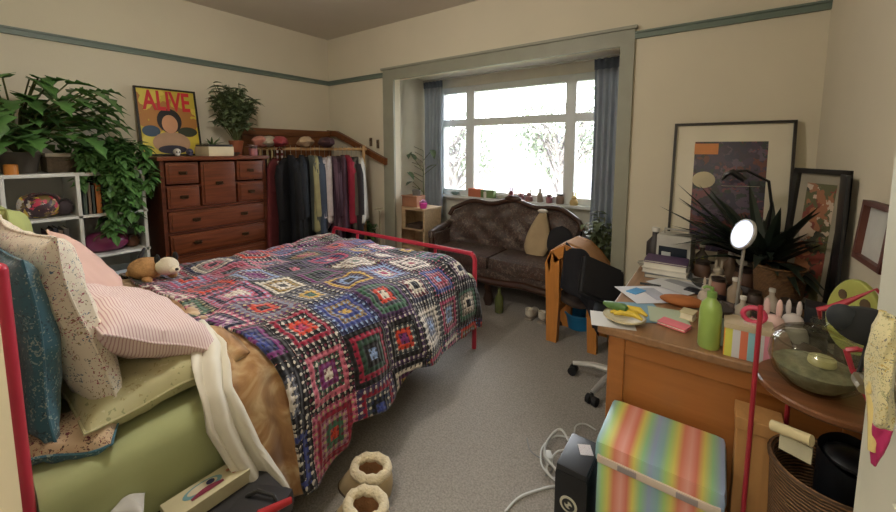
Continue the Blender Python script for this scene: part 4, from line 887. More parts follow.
# big framed print on the desk, leaning on the back wall
def framed(name, lab, c, w, h, face, tilt, fw_, fm, matm, art, mats=.1, extra=None, artz=0.):
    """c: bottom centre; face: rotation about z so local -y looks at the room"""
    B = Matrix.Translation(c) @ Matrix.Rotation(face, 4, 'Z') @ Matrix.Rotation(tilt, 4, 'X'); t = thing(name, lab, 'picture', c)
    def bx(m_, a, b):
        cc = [(p+q)/2 for p, q in zip(a, b)]; bmesh.ops.create_cube(m_.b, size=1, matrix=B @ Matrix.Translation(cc) @ Matrix.Diagonal([abs(q-p) for p, q in zip(a, b)]+[1])); return m_
    f = MB(); e = fw_
    for a, b in (((-w/2, -.025, 0), (-w/2+e, 0, h)), ((w/2-e, -.025, 0), (w/2, 0, h)), ((-w/2, -.025, 0), (w/2, 0, e)), ((-w/2, -.025, h-e), (w/2, 0, h))): bx(f, a, b)
    f.build('frame', fm, t, smooth=False); bx(MB(), (-w/2+e, -.008, e), (w/2-e, -.004, h-e)).build('mount', matm, t, smooth=False)
    if art: bx(MB(), (-w/2+e+mats, -.0095, e+mats*.6+artz), (w/2-e-mats, -.0085, h-e-mats)).build('print', art, t, smooth=False)
    if extra: extra(t, B, bx)
    return t, B
def bigx(t, B, bx):
    bx(MB(), (-.175, -.011, .655), (-.055, -.0098, .72)).build('orange_patch', mat((206, 132, 74), .5), t, smooth=False)
    m = MB(); m.poly([B @ V3((-.118+.058*math.cos(k*PI/10), -.0115, .50+.05*math.sin(k*PI/10))) for k in range(20)], .001, B.to_3x3() @ V3((0, 1, 0))); m.build('cream_oval', mat((196, 184, 150), .5), t, smooth=False)
framed('framed_print', 'large black-framed purple print with cream mount leaning on the back wall', (.035, 2.735, DT), .575, .845, 0, math.radians(-6), .014, mat((34, 26, 22), .35), mat((216, 208, 186), .3, var=.02), collage([(60, 44, 68), (44, 40, 64), (110, 60, 70), (30, 28, 34), (84, 70, 90), (40, 52, 50), (96, 50, 44), (52, 40, 60)], 20, .3), .10, bigx)
framed('framed_print', 'dark narrow frame with a mixed print leaning on the right wall in the corner', (.325, 2.20, DT), .26, .60, math.radians(-58), math.radians(-4), .022, mat((26, 24, 22), .4), mat((150, 142, 124), .5), collage([(150, 100, 70), (90, 90, 60), (190, 170, 150), (60, 60, 50), (120, 60, 50)], 18), .04)
single('black_board', MB().box((.385, 2.045, DT+.295), (.012, .10, .58), bev=.003), mat((24, 25, 28), .4), 'plain black board standing beside the narrow frame on the right wall', 'board')
framed('framed_print', 'small brown-red frame with a pale sheet on the right wall above the green dish', (.395, 1.66, 1.05), .22, .19, math.radians(-87), math.radians(-4), .016, mat((92, 50, 40), .5), mat((196, 196, 190), .5), None)
def palette():
    p = V3((.36, 1.60, 1.0)); t = thing('green_dish', 'yellow-green rounded dish with dark spots standing upright by the right wall', 'ornament', (.36, 1.60, DT))
    B = Matrix.Translation((.345, 1.60, DT+.18)) @ Matrix.Rotation(math.radians(-50), 4, 'Z'); m = MB()
    m.poly([B @ V3((.075*math.cos(k*PI/14)*(1-.12*math.sin(k*PI/14)), 0, .115*math.sin(k*PI/14))) for k in range(28)], .018, B.to_3x3() @ V3((0, 1, 0))); m.build('body', mat((172, 176, 92), .5), t, bev=.004)
    for x, z, r in ((-.03, .06, .012), (.03, .05, .014), (.045, -.01, .011), (-.04, -.03, .012), (.01, -.06, .013), (0, .01, .009)):
        MB().poly([B @ V3((x+r*math.cos(k*PI/5), -.0015, z+r*math.sin(k*PI/5)*1.3)) for k in range(10)], .002, B.to_3x3() @ V3((0, 1, 0))).build('spot', mat((92, 74, 52), .6), t, smooth=False)
    MB().box((.36, 1.60, DT+.035), (.07, .12, .07), bev=.008).build('stand', mat((80, 66, 52), .6), t)
palette()
# ---------------------------------------------------------------- things on the desk
def D_(u, v, z=DT): return at(u, v, 'z', z)
p = D_(655, 282); t = thing('paperback_stack', 'white box file at the bottom of the stack under the radio', 'box file', p)
def slab(name, lab, cat, c, d, rz, rgb, pages=None, bev=.003, label_rgb=None):
    t = thing(name, lab, cat, (c[0], c[1], c[2])); c2 = (c[0], c[1], c[2]+d[2]/2)
    if pages:
        MB().box((c[0], c[1], c[2]+.0015), (d[0], d[1], .003), rz=rz).box((c[0], c[1], c[2]+d[2]-.0015), (d[0], d[1], .003), rz=rz).build('cover', mat(rgb, .5), t, smooth=False)
        MB().box(c2, (d[0]-.008, d[1]-.008, d[2]-.006), rz=rz).build('pages', mat(pages, .9), t, smooth=False)
    else: MB().box(c2, d, rz=rz, bev=bev).build('body', mat(rgb, .6), t)
    if label_rgb: MB().box((c[0], c[1], c[2]+d[2]+.0008), (d[0]*.6, d[1]*.5, .0015), rz=rz).build('cover_patch', mat(label_rgb, .6), t, smooth=False)
    return t
bpy.data.objects.remove(t); BSX, BSY = -.21, 2.32
slab('book', 'grey-blue book at the bottom of the stack under the radio', 'book', (BSX+.01, BSY, DT), (.22, .17, .022), .1, (110, 116, 120), (206, 202, 190))
slab('book', 'white book second from the bottom of the stack under the radio', 'book', (BSX, BSY, DT+.0225), (.21, .16, .026), -.05, (206, 204, 196), (220, 216, 206))
slab('book', 'thick cream book below the purple one in the stack', 'book', (BSX-.005, BSY, DT+.049), (.20, .16, .03), .04, (216, 210, 196), (226, 222, 210))
slab('book', 'thin purple book on top of the stack under the radio', 'book', (BSX, BSY, DT+.0795), (.20, .15, .012), .0, (84, 60, 96), (206, 202, 190))
def radio():
    c = V3((-.185, 2.50, DT)); t = thing('printer', 'small grey-white printer with dark front at the back left of the desk', 'printer', c)
    MB().box(c+V3((0, 0, .10)), (.17, .14, .20), rz=-.12, bev=.01).build('body', mat((186, 184, 176), .5), t)
    MB().box(c+V3((-.009, -.071, .085)), (.14, .006, .10), rz=-.12).build('screen', mat((38, 46, 56), .2), t, smooth=False)
    MB().box(c+V3((-.04, -.072, .08)), (.045, .01, .05), rz=-.12).build('label', mat((190, 196, 196), .5), t, smooth=False)
    MB().tube([c+V3((-.06, 0, .20)), c+V3((-.06, 0, .225)), c+V3((.06, 0, .225)), c+V3((.06, 0, .20))], .006).build('handle', mat((160, 158, 150)), t)
radio()
trinket('dark slim bottle standing left of the grey-white printer', (-.295, 2.54, DT), (50, 44, 44), .21, 'bottle', 'bottle', cat='bottle')
trinket('pale ceramic dish beside the book stack left edge', (-.325, 2.42, DT), (196, 190, 176), .05, 'bowl', 'small_bowl', cat='bowl')
def paper(u, v, w, h, rz, rgb, z, lab, name='paper', mark=None):
    p = D_(u, v, z); t = thing(name, lab, 'paper', p)
    MB().box(p, (w, h, .0012), rz=rz).build('sheet', mat(rgb, .8, var=.02), t, smooth=False)
    if mark: MB().box(p+V3((0, 0, .001)), (w*.7, h*.25, .0008), rz=rz).build('printing', mat(mark, .7), t, smooth=False)
paper(655, 294, .21, .29, -.9, (214, 214, 220), DT+.004, 'white sheet with grey print in the middle left of the desk', mark=(170, 172, 184))
paper(682, 284, .21, .26, -.5, (206, 208, 212), DT+.008, 'white sheet overlapping in front of the stack of books', mark=(150, 154, 160))
paper(700, 279, .20, .12, -.4, (226, 226, 226), DT+.012, 'folded white letter right of the book stack')
paper(640, 312, .18, .20, .5, (120, 156, 176), DT+.002, 'pale blue leaflet under the yellow plate')
paper(612, 320, .16, .14, .3, (206, 206, 206), DT+.0015, 'white sheet sticking out at the front left desk corner')
paper(668, 316, .14, .16, .2, (172, 182, 156), DT+.005, 'pale green card right of the yellow plate')
single('blue_card', MB().box(D_(636, 291, DT+.006), (.05, .085, .004), rz=-.4), mat((70, 150, 206), .5), 'bright blue card at the left desk edge', 'card')
single('black_folder', MB().box(D_(706, 294, DT+.008), (.17, .06, .012), rz=-.35, bev=.003), mat((30, 34, 44), .4), 'dark folder lying behind the green bottle', 'folder')
single('pen', MB().cyl(D_(640, 283, DT+.008), D_(661, 286, DT+.008), .005, n=8), mat((26, 28, 34), .4), 'dark pen lying in front of the stack of books', 'pen')
# plate with yellow cloth and green cucumber
q = D_(624, 321); t = thing('plate', 'cream plate at the front left corner of the desk', 'plate', q)
MB().lathe(q, [(0, .003), (.045, .003), (.075, .02), (.078, .022), (.072, .023), (.045, .009), (0, .008)]).build('dish', mat((214, 206, 176), .4), t); MB().lathe(q, [(.0735, .0235), (.079, .021), (.077, .026)]).build('rim', mat((190, 176, 140), .4), t)
for k, (dx, dy) in enumerate(((0, .02), (.018, -.004), (.03, .03))):
    single('banana', MB().tube([q+V3((dx-.05, dy-.03, .028+k*.006)), q+V3((dx-.02, dy-.012, .036+k*.006)), q+V3((dx+.02, dy-.008, .036+k*.006)), q+V3((dx+.05, dy-.02, .026+k*.006))], [.005, .014, .014, .005], 8), mat((220, 190, 60), .5), ('front', 'middle', 'rear')[(1, 0, 2)[k]]+' one of the three yellow bananas on the cream plate', 'fruit', 'bananas on the plate')
single('cucumber', MB().tube([q+V3((-.085, .03, .045)), q+V3((-.06, .02, .045)), q+V3((0, -.012, .058)), q+V3((.012, -.02, .058))], [.008, .016, .017, .010], 10), mat((86, 120, 62), .5), 'green cucumber lying across the edge of the cream plate', 'vegetable')
# orange-brown pouch and pink items
q = D_(682, 306); single('suede_pouch', MB().grid(lambda u, v: q+V3((math.cos(u*2*PI)*math.cos((v-.5)*PI)*.075*(1+.2*math.sin(u*14)), math.sin(u*2*PI)*math.cos((v-.5)*PI)*.04*(1+.2*math.sin(u*11)), .024+.024*math.sin((v-.5)*PI))), 30, 10, closeu=True), mat((166, 100, 52), .8, var=.2), 'crumpled orange-brown pouch in the middle of the desk', 'pouch')
slab('notebook', 'bright pink notebook near the front of the desk', 'notebook', tuple(D_(674, 326, DT+.003)), (.10, .06, .012), -.3, (226, 120, 130), (230, 220, 210))
slab('notepad', 'off-white notepad between the pink notebook and green bottle', 'notepad', tuple(D_(688, 318, DT+.003)), (.05, .06, .03), -.2, (206, 192, 150), (226, 214, 190))
# green bottle
q = D_(708, 350); q.y += .03; t = thing('spray_bottle', 'tall lime green bottle at the front edge of the desk', 'bottle', q)
MB().lathe(q, [(0, 0), (.030, 0), (.033, .006), (.033, .13), (.028, .155), (.014, .172), (.0135, .178), (0, .178)]).build('body', mat((150, 178, 92), .3, var=.05), t)
MB().lathe(q+V3((0, 0, .178)), [(0, 0), (.015, 0), (.015, .018), (.006, .022), (.006, .034), (0, .034)]).build('cap', mat((120, 156, 80), .35), t); MB().tube([q+V3((0, 0, .21)), q+V3((-.018, -.006, .213)), q+V3((-.026, -.008, .206))], .005).build('spout', mat((120, 156, 80), .35), t)
# striped tin box
rb = stripes([(140, 190, 200), (206, 206, 210), (214, 140, 160), (226, 160, 70), (206, 206, 90), (206, 206, 210), (214, 120, 90)], .14, 0, .5)
q = at(745, 366, 'z', DT); t = thing('striped_box', 'small rainbow striped gift box beside the green bottle on the desk', 'box', (.103, 1.56, DT))
MB().box((.103, 1.56, DT+.048), (.125, .09, .096), bev=.002).build('body', rb, t); MB().box((.103, 1.56, DT+.104), (.13, .094, .018), bev=.003).build('lid', mat((196, 180, 150), .6), t)
t = thing('pink_ring_toy', 'pink rubber ring on the lid of the rainbow gift box', 'toy', (.115, 1.55, DT+.113)); MB().tube([V3((.115+.028*math.cos(k*PI/8), 1.55, DT+.144+.024*math.sin(k*PI/8))) for k in range(16)], .008, 8, closed=True).build('ring', mat((206, 70, 100), .4), t); MB().box((.115, 1.55, DT+.116), (.05, .03, .006), bev=.002).build('base', mat((196, 180, 170)), t)
trinket('clear and green lidded jar between bottle and gift box', (.025, 1.62, DT), (150, 170, 150), .10, 'jar', 'jar', cat='jar')
# mirror
def mirror():
    c = at(742, 234, 'y', 1.90); t = thing('round_mirror', 'round glowing make-up mirror on a slim stand in the middle of the desk', 'mirror', (c.x, c.y, DT)); n = (V3((-.80, -.46, .30))).normalized(); rot = n.to_track_quat('Z', 'Y').to_euler()
    MB().lathe(c-n*.008, [(0, -.004), (.060, -.004), (.064, .0), (.064, .008), (.058, .010), (.057, .006), (0, .006)], 32, rot=rot).build('frame', mat((206, 206, 206), .3, .5), t)
    MB().lathe(c, [(0, 0), (.056, 0), (.056, .002), (0, .002)], 32, rot=rot).build('lit_glass', mat((226, 236, 255), .3, var=0, emit=.75), t, smooth=False)
    MB().cyl((c.x, c.y+.012, DT+.01), c-n*.012-V3((0, 0, .05)), .006).lathe((c.x, c.y+.012, DT), [(0, 0), (.05, 0), (.05, .008), (0, .014)]).build('stand', mat((180, 178, 170), .3, .6), t)
mirror()
# black desk lamp with arm and chrome line
t = thing('desk_lamp', 'black arched desk lamp with a long flat head in front of the large print', 'lamp', (.20, 2.52, DT)); bkm = mat((22, 22, 22), .35)
a0, a1, a2 = at(722, 180, 'y', 2.50), at(732, 172, 'y', 2.50), at(768, 184, 'y', 2.50)
MB().tube([(.20, 2.52, DT+.01), (.22, 2.52, 1.12), (.20, 2.51, 1.24), a1+V3((.06, 0, .01)), a1], .007).build('arm', bkm, t)
MB().lathe((.20, 2.52, DT), [(0, 0), (.07, 0), (.07, .014), (0, .02)]).build('base', bkm, t)
MB().tube([a0, (a0+a1)/2+V3((-.005, 0, .008)), a1, at(745, 180, 'y', 2.5)], [.006, .014, .018, .014], 8).build('shade', bkm, t); MB().cyl(at(721, 186, 'y', 2.49), at(760, 187, 'y', 2.49), .003, n=6).build('chrome_strip', mat((206, 206, 206), .2, .9), t)
# dark strappy plant
spiky('dark_leafed_plant', 'dark strap-leaved plant in a pot before the right half of the large print', (.20, 2.36, DT), .065, .13, mat((60, 54, 48), .6), mat((38, 48, 38), .45, var=.3), 120, .58, 51, .055, .55)
# wicker basket on the desk
t = thing('wicker_basket', 'round golden wicker basket at the back right of the desk', 'basket', (.235, 2.17, DT)); wk = wicker((150, 108, 66), 55)
MB().lathe((.235, 2.17, DT), [(0, 0), (.065, 0), (.085, .06), (.092, .17), (.084, .17), (.078, .06), (0, .01)]).build('body', wk, t); MB().lathe((.235, 2.17, DT+.17), [(.082, -.006), (.096, 0), (.082, .008)]).build('rim', wk, t)
t = thing('speaker', 'square black speaker right of the wicker basket', 'speaker', (.335, 1.86, DT)); MB().box((.335, 1.86, DT+.06), (.11, .10, .12), rz=-.15, bev=.008).build('body', mat((32, 34, 38), .5), t); MB().lathe((.327, 1.808, DT+.06), [(0, .0), (.035, .0), (.038, .004), (.03, .006), (0, .002)], rot=Euler((PI/2, 0, -.15))).build('cone', mat((16, 16, 18), .6), t)
# crowd of trinkets
cols = [(120, 96, 76), (74, 58, 50), (150, 132, 110), (96, 70, 56), (60, 52, 50), (172, 160, 140), (110, 100, 88), (140, 100, 84), (84, 80, 72), (190, 176, 160)]
T_ = [(-.05, 2.38, 'jar', .08, 3, 'brown jar behind the sheets of paper'), (.00, 2.46, 'bowl', .09, 5, 'wide dark bowl behind the mirror stand, left'), (-.06, 2.56, 'bottle', .14, 6, 'tan bottle in front of the large print, left'), (.05, 2.56, 'jar', .10, 2, 'pale stone jar in front of the large print'),
 (.02, 2.32, 'bunny', .08, 5, 'pale animal figurine left of the mirror stand'), (.07, 2.42, 'bottle', .15, 0, 'brown bottle behind the mirror stand'), (.12, 2.30, 'jar', .09, 3, 'dark amber jar right behind the mirror'), (.10, 2.18, 'bowl', .07, 4, 'small black bowl by the basket'),
 (.02, 2.14, 'jar', .07, 7, 'reddish jar under the mirror'), (-.04, 2.22, 'bowl', .06, 8, 'grey bowl in the middle of the desk'), (.08, 2.04, 'bottle', .12, 2, 'cream bottle in front of the basket'), (.15, 2.06, 'jar', .06, 1, 'dark brown jar in front of the basket'),
 (-.02, 2.02, 'bunny', .07, 9, 'off-white figurine below the mirror'), (.04, 1.93, 'bowl', .06, 1, 'dark bowl in front of the mirror stand'), (.13, 1.95, 'bowl', .065, 3, 'brown rounded dish before the basket'), (.20, 2.0, 'bottle', .11, 9, 'whitish bottle by the speaker'),
 (.25, 1.98, 'jar', .07, 4, 'black jar left of the speaker'), (.03, 1.81, 'jar', .06, 2, 'sand-coloured jar behind the gift box'), (.10, 1.83, 'bottle', .11, 5, 'pale small bottle behind the gift box'), (.10, 1.70, 'bowl', .05, 7, 'terracotta dish behind the gift box'),
 (.17, 1.86, 'bowl', .07, 0, 'tan open shell-like bowl behind the bunny'), (.26, 1.87, 'jar', .05, 5, 'cream pot in front of the speaker'), (.02, 1.73, 'bunny', .07, 8, 'grey figurine behind the clear jar'), (.30, 1.72, 'jar', .05, 4, 'black tin near the right wall'), (.35, 1.74, 'bowl', .04, 9, 'white dish near the right wall'), (.25, 1.65, 'bowl', .06, 3, 'brown dish behind the glass bowl')]
for x, y, kind, s, ci, lab in T_:
    nm = {'jar': 'jar', 'bowl': 'small_bowl', 'bottle': 'bottle', 'bunny': 'figurine'}[kind]; trinket(lab, (x, y, DT), cols[ci], s, kind, nm, cat={'small_bowl': 'bowl'}.get(nm, nm))
t1 = trinket('small pink bunny figurine on the desk behind the glass bowl', (.17, 1.64, DT), (220, 186, 180), .115, 'bunny', 'bunny_figurine', cat='figurine')
trinket('small white bunny figurine with a dark base right of the pink one', (.235, 1.74, DT), (206, 196, 190), .10, 'bunny', 'bunny_figurine', cat='figurine')
trinket('red and white round pot between gift box and pink bunny', (.155, 1.71, DT), (176, 60, 84), .085, 'jar', 'jar', cat='jar')
spiky('small_plant', 'small yellow-green plant beside the grey-white printer', (-.06, 2.47, DT), .035, .06, mat((120, 100, 50)), mat((150, 150, 60), .6), 14, .08, 53, .02)
single('red_strap', MB().tube([at(u, v, 'y', 1.42) for u, v in ((817, 309), (830, 309), (842, 306), (856, 299), (872, 291), (880, 287))], [.010, .012, .011, .008, .006, .005], 8), mat((150, 50, 54), .5), 'curved dark red handle lying above the glass bowl at the right', 'strap') if False else None
# ================================================================ RED TROLLEY TABLE
TC, TZ, TR = V3((.262, 1.33, 0)), .785, .150
t = thing('trolley_table', 'red metal stand with a round brown wooden top beside the door', 'side table', TC); rm = mat((164, 44, 58), .35, .1, var=.05)
MB().lathe(TC+V3((0, 0, TZ-.02)), [(0, 0), (TR-.006, 0), (TR, .006), (TR, .016), (TR-.004, .02), (0, .02)], 40).build('tabletop', wood((126, 82, 52), .65, .3, axis=0), t)
legs = [(.108, 1.285, .985), (.205, 1.468, TZ), (.395, 1.40, .98), (.345, 1.20, TZ)]
for x, y, z in legs: MB().cyl((x, y, 0), (x, y, z), .006, n=8).build('leg', rm, t)
MB().tube([(.395, 1.40, .98)]+[at(u, v, 'y', 1.42) for u, v in ((876, 289), (858, 297), (842, 304), (830, 308), (819, 309))]+[(.25, 1.44, .93)], [.004, .004, .005, .009, .009, .007, .004], 8).build('handle', rm, t)
MB().tube([at(u, v, 'y', 1.21) for u, v in ((846, 350), (858, 349), (868, 352), (862, 368), (853, 372), (846, 350))], .006, 6).build('loop', rm, t)
MB().cyl(at(853, 372, 'y', 1.21), (.33, 1.21, TZ-.01), .005, n=6).build('loop_post', rm, t)
gc = V3((.228, 1.315, TZ)); t = thing('glass_jar', 'large round glass jar with domed lid on the red stand', 'jar', gc)
MB().lathe(gc, [(0, .001), (.055, .001), (.084, .03), (.096, .07), (.092, .105), (.083, .118), (.080, .118), (.088, .104), (.092, .07), (.080, .033), (.053, .006), (0, .006)], 40).build('body', glass((240, 242, 236)), t)
MB().lathe(gc+V3((0, 0, .119)), [(.090, 0), (.090, .004), (.074, .022), (.045, .036), (.014, .041), (.010, .046), (.018, .056), (.014, .068), (0, .070), (0, .064), (.006, .05), (.006, .038), (.043, .031), (.070, .018), (.084, .002)], 40).build('lid', glass((242, 244, 238)), t)
single('bath_salts', MB().lathe(gc+V3((0, 0, .0075)), [(0, 0), (.048, 0), (.074, .026), (.084, .05), (.05, .058), (0, .062)], 24), mat((150, 144, 120), .9, var=.3, sc=40, bump=.5), 'grey-green contents filling the lower half of the large glass jar', 'filling')
single('candle', MB().lathe(gc+V3((.01, -.01, .070)), [(0, 0), (.026, 0), (.028, .004), (.026, .018), (0, .02)]), mat((206, 196, 150), .5), 'small cream disc lying inside the large glass jar', 'candle')
# tall wicker basket beneath
bc = V3((.272, 1.275, 0)); t = thing('wicker_basket', 'tall brown wicker basket standing under the round top of the red stand', 'basket', bc); wk2 = wicker((136, 98, 62), 34)
MB().lathe(bc, [(0, .002), (.095, .002), (.110, .30), (.122, .60), (.114, .60), (.102, .30), (.088, .012), (0, .012)], 36).build('body', wk2, t)
MB().lathe(bc+V3((0, 0, .598)), [(.111, -.006), (.119, .006), (.127, .002), (.125, -.010)], 36).build('rim', wk2, t)
single('black_bag', MB().grid(lambda u, v: bc+V3((.03+math.cos(u*2*PI)*.055*(1+.1*math.sin(u*17)), .01+math.sin(u*2*PI)*.060, .40+.25*v+.02*math.sin(u*2*PI))), 30, 8, closeu=True).ell(bc+V3((.03, .01, .64)), (.05, .055, .02)), mat((20, 22, 26), .4, var=.2), 'black bag stuffed into the tall wicker basket', 'bag')
a, b = at(772, 425, 'y', 1.20), at(812, 441, 'y', 1.16)
t = thing('rolled_magazine', 'rolled cream paper sticking out of the tall wicker basket', 'magazine', (a+b)/2-V3((0, 0, .2))); MB().cyl(a, b, .013).build('roll', mat((206, 192, 150), .7), t)
MB().box((a+b)/2+V3((.01, 0, -.035)), (.06, .006, .04), rz=-.4).build('flap', mat((190, 184, 156), .7), t, smooth=False)
t = thing('wooden_crate', 'narrow light pine crate between the desk and the red stand', 'crate', (.135, 1.425, 0)); pine = wood((186, 138, 84), .85, .6)
MB().span((.085, 1.385, .002), (.19, 1.475, .56)).build('body', pine, t, smooth=False, bev=.003)
MB().span((.08, 1.38, .56), (.195, 1.48, .60)).build('top_board', pine, t, smooth=False, bev=.003)
# ================================================================ STRIPED STORAGE BOX
sb = [(150, 176, 196), (150, 190, 180), (214, 206, 110), (214, 130, 112), (226, 160, 150), (214, 200, 100), (160, 190, 150), (136, 160, 190)]
def striped():
    t0 = NT('rainbow_stripes'); sp = t0.n('SeparateXYZ'); t0.l(t0.co.outputs['Object'], sp.inputs[0])
    f = t0.math('FRACT', t0.math('ADD', t0.math('DIVIDE', sp.outputs[0], .178), 10.04))
    t0.l(t0.ramp(f, [(0, lin((146, 172, 200))), (.10, lin((140, 180, 184))), (.2, lin((170, 206, 130))), (.30, lin((214, 206, 110))), (.40, lin((216, 132, 108))), (.52, lin((226, 166, 156))), (.62, lin((214, 124, 106))), (.72, lin((216, 206, 110))), (.84, lin((150, 200, 150))), (.96, lin((150, 168, 200)))]), t0.b.inputs['Base Color'])
    t0.b.inputs['Roughness'].default_value = .35; sm = t0.m
    x0, x1, y0, y1, zt = -.287, .068, 1.225, 1.495, .45
    t = thing('storage_box', 'rainbow striped fabric storage box with lid in front of the desk', 'storage box', ((x0+x1)/2, (y0+y1)/2, 0))
    MB().span((x0+.008, y0+.008, .003), (x1-.008, y1-.008, zt-.06), bev=.02).build('body', sm, t)
    MB().span((x0, y0, zt-.075), (x1, y1, zt), bev=.028).build('lid', sm, t)
    MB().span((x0+.012, y0-.006, zt-.068), (x1-.012, y0+.01, zt-.044), bev=.004).build('hem_band', mat((206, 190, 176), .7), t)
    for x in (x0+.075, x0+.235): MB().span((x, y0-.009, zt-.065), (x+.055, y0-.004, zt-.047), bev=.002).build('label_strip', mat((150, 140, 140), .5), t)
striped()
# ================================================================ BLACK BOX, CABLES
def blackbox():
    x0, x1, y0, y1, zt = -.412, -.300, 1.215, 1.40, .31
    t = thing('power_unit', 'black box with a round white sticker left of the striped storage box', 'box', ((x0+x1)/2, (y0+y1)/2, 0)); bk = mat((22, 23, 26), .4, var=.1)
    MB().span((x0, y0, .002), (x1, y1, zt-.02), bev=.014).build('body', bk, t); MB().span((x0+.004, y0+.004, zt-.024), (x1-.004, y1-.004, zt), bev=.008).build('lid', mat((34, 35, 38), .35), t)
    cx, cz = x0+.052, zt-.13
    MB().lathe((cx, y0-.0005, cz), [(0, -.001), (.030, -.001), (.030, .001), (0, .001)], 28, rot=Euler((PI/2, 0, 0))).build('sticker', mat((206, 204, 184), .5), t, smooth=False)
    MB().lathe((cx, y0-.002, cz), [(.013, -.0005), (.022, -.0005), (.022, .0008), (.013, .0008)], 24, rot=Euler((PI/2, 0, 0))).ell((cx-.007, y0-.002, cz+.007), (.006, .001, .007), 8).ell((cx+.008, y0-.002, cz-.006), (.007, .001, .006), 8).build('sticker_mark', mat((40, 42, 40), .5), t)
    MB().box(((x0+x1)/2+.015, y0+.12, zt+.001), (.045, .05, .002), rz=.5).build('paper_sticker', floral((206, 200, 204), [(150, 120, 130), (120, 120, 130)], 80, .3), t, smooth=False)
blackbox()
wc = mat((196, 198, 196), .4, var=.03)
def cable(pts, r, lab, m=wc):
    P = [V3(p) for p in pts]; out = []
    for i in range(len(P)-1):
        a, b, c, d = P[max(0, i-1)], P[i], P[i+1], P[min(len(P)-1, i+2)]
        for k in range(8):
            s = k/8; out.append(.5*((2*b)+(c-a)*s+(2*a-5*b+4*c-d)*s*s+(3*b-a-3*c+d)*s**3))
    out.append(P[-1]); single('cable', MB().tube(out, r, 6), m, lab, 'cable')
g = lambda u, v, z=.006: tuple(at(u, v, 'z', z))
cable([g(505, 512), g(520, 497), g(545, 488), g(560, 484), g(556, 470, .05), g(545, 455, .04), g(548, 440, .03), g(562, 430, .05), (-.37, 1.42, .15), (-.36, 1.395, .28)], .0055, 'thick white cable running from the black box to the bottom edge of the photo')
cable([g(560, 484, .018), g(548, 474, .02), g(541, 462, .02), g(543, 446, .02), g(556, 436, .02), g(572, 437, .03), g(576, 426, .03), g(585, 424, .02), g(596, 430, .01)], .004, 'looped white cable coiled on the carpet beside the black box')
cable([g(527, 438), g(530, 450), g(540, 458), g(550, 462), g(552, 470), g(545, 476)], .0025, 'thin dark grey cord end lying left of the white cable loops', mat((120, 122, 126), .5))
cable([g(565, 450, .05), g(557, 452, .04), g(549, 462, .03), g(547, 470, .02), g(553, 478, .012), g(560, 476, .012)], .0045, 'inner loop of white cable against the left side of the black box')
p = at(548, 462, 'z', 0); single('plug', MB().box((p.x, p.y, .022), (.035, .05, .036), rz=.6, bev=.008).cyl((p.x, p.y, .022), (p.x-.03, p.y+.035, .018), .004, n=8), wc, 'white plug adaptor among the cables by the black box', 'plug')
# ================================================================ SLIPPERS
def slipper(u, v, lab, rz, zz=.10):
    c = at(u, v, 'z', zz); c.z = 0; t = thing('slipper', lab, 'slipper', c, rz); fl = mat((226, 212, 180), .95, var=.1, sc=30, bump=.8, bsc=90); M = Matrix.Translation(c) @ Matrix.Rotation(rz, 4, 'Z')
    def outer(uu, vv):
        a = uu*2*PI; zt = .10; z = zt*vv; k = 1+.10*math.sin(PI*vv)-.04*vv; fx = (.080)*math.cos(a)*k; fy = .064*math.sin(a)*k
        if math.cos(a) < 0: fx *= 1+.8*(1-vv)**1.5
        return M @ V3((fx, fy, z+.004))
    MB().grid(outer, 36, 12, closeu=True).lathe(M @ V3((0, 0, .004)), [(0, 0), (.04, 0)]).build('upper', mat((190, 168, 130), .9, var=.1), t, solid=.008)
    MB().tube([M @ V3((.070*math.cos(k*PI/14), .056*math.sin(k*PI/14), .105+.004*math.sin(k*2))) for k in range(28)], .019, 10, closed=True).build('fleece_cuff', fl, t)
    MB().grid(lambda uu, vv: M @ V3((.062*math.cos(uu*2*PI)*(1-.1*vv), .049*math.sin(uu*2*PI)*(1-.1*vv), .105-.085*vv)), 24, 8, closeu=True).ell(M @ V3((0, 0, .028)), (.056, .045, .008)).build('fleece_lining', mat((170, 128, 90), .95, bump=.6, bsc=120), t)
    MB().grid(lambda uu, vv: M @ V3((-.02+(.130 if math.cos(uu*2*PI) < 0 else .100)*math.cos(uu*2*PI)*vv, .068*math.sin(uu*2*PI)*vv, .004)), 30, 3, closeu=True).build('sole', mat((90, 74, 60), .8), t, solid=.008)
slipper(371, 469, 'fleece-lined tan slipper nearer the bed, farther of the pair', math.radians(20))
slipper(366, 506, 'fleece-lined tan slipper at the bottom edge of the photo', math.radians(10))
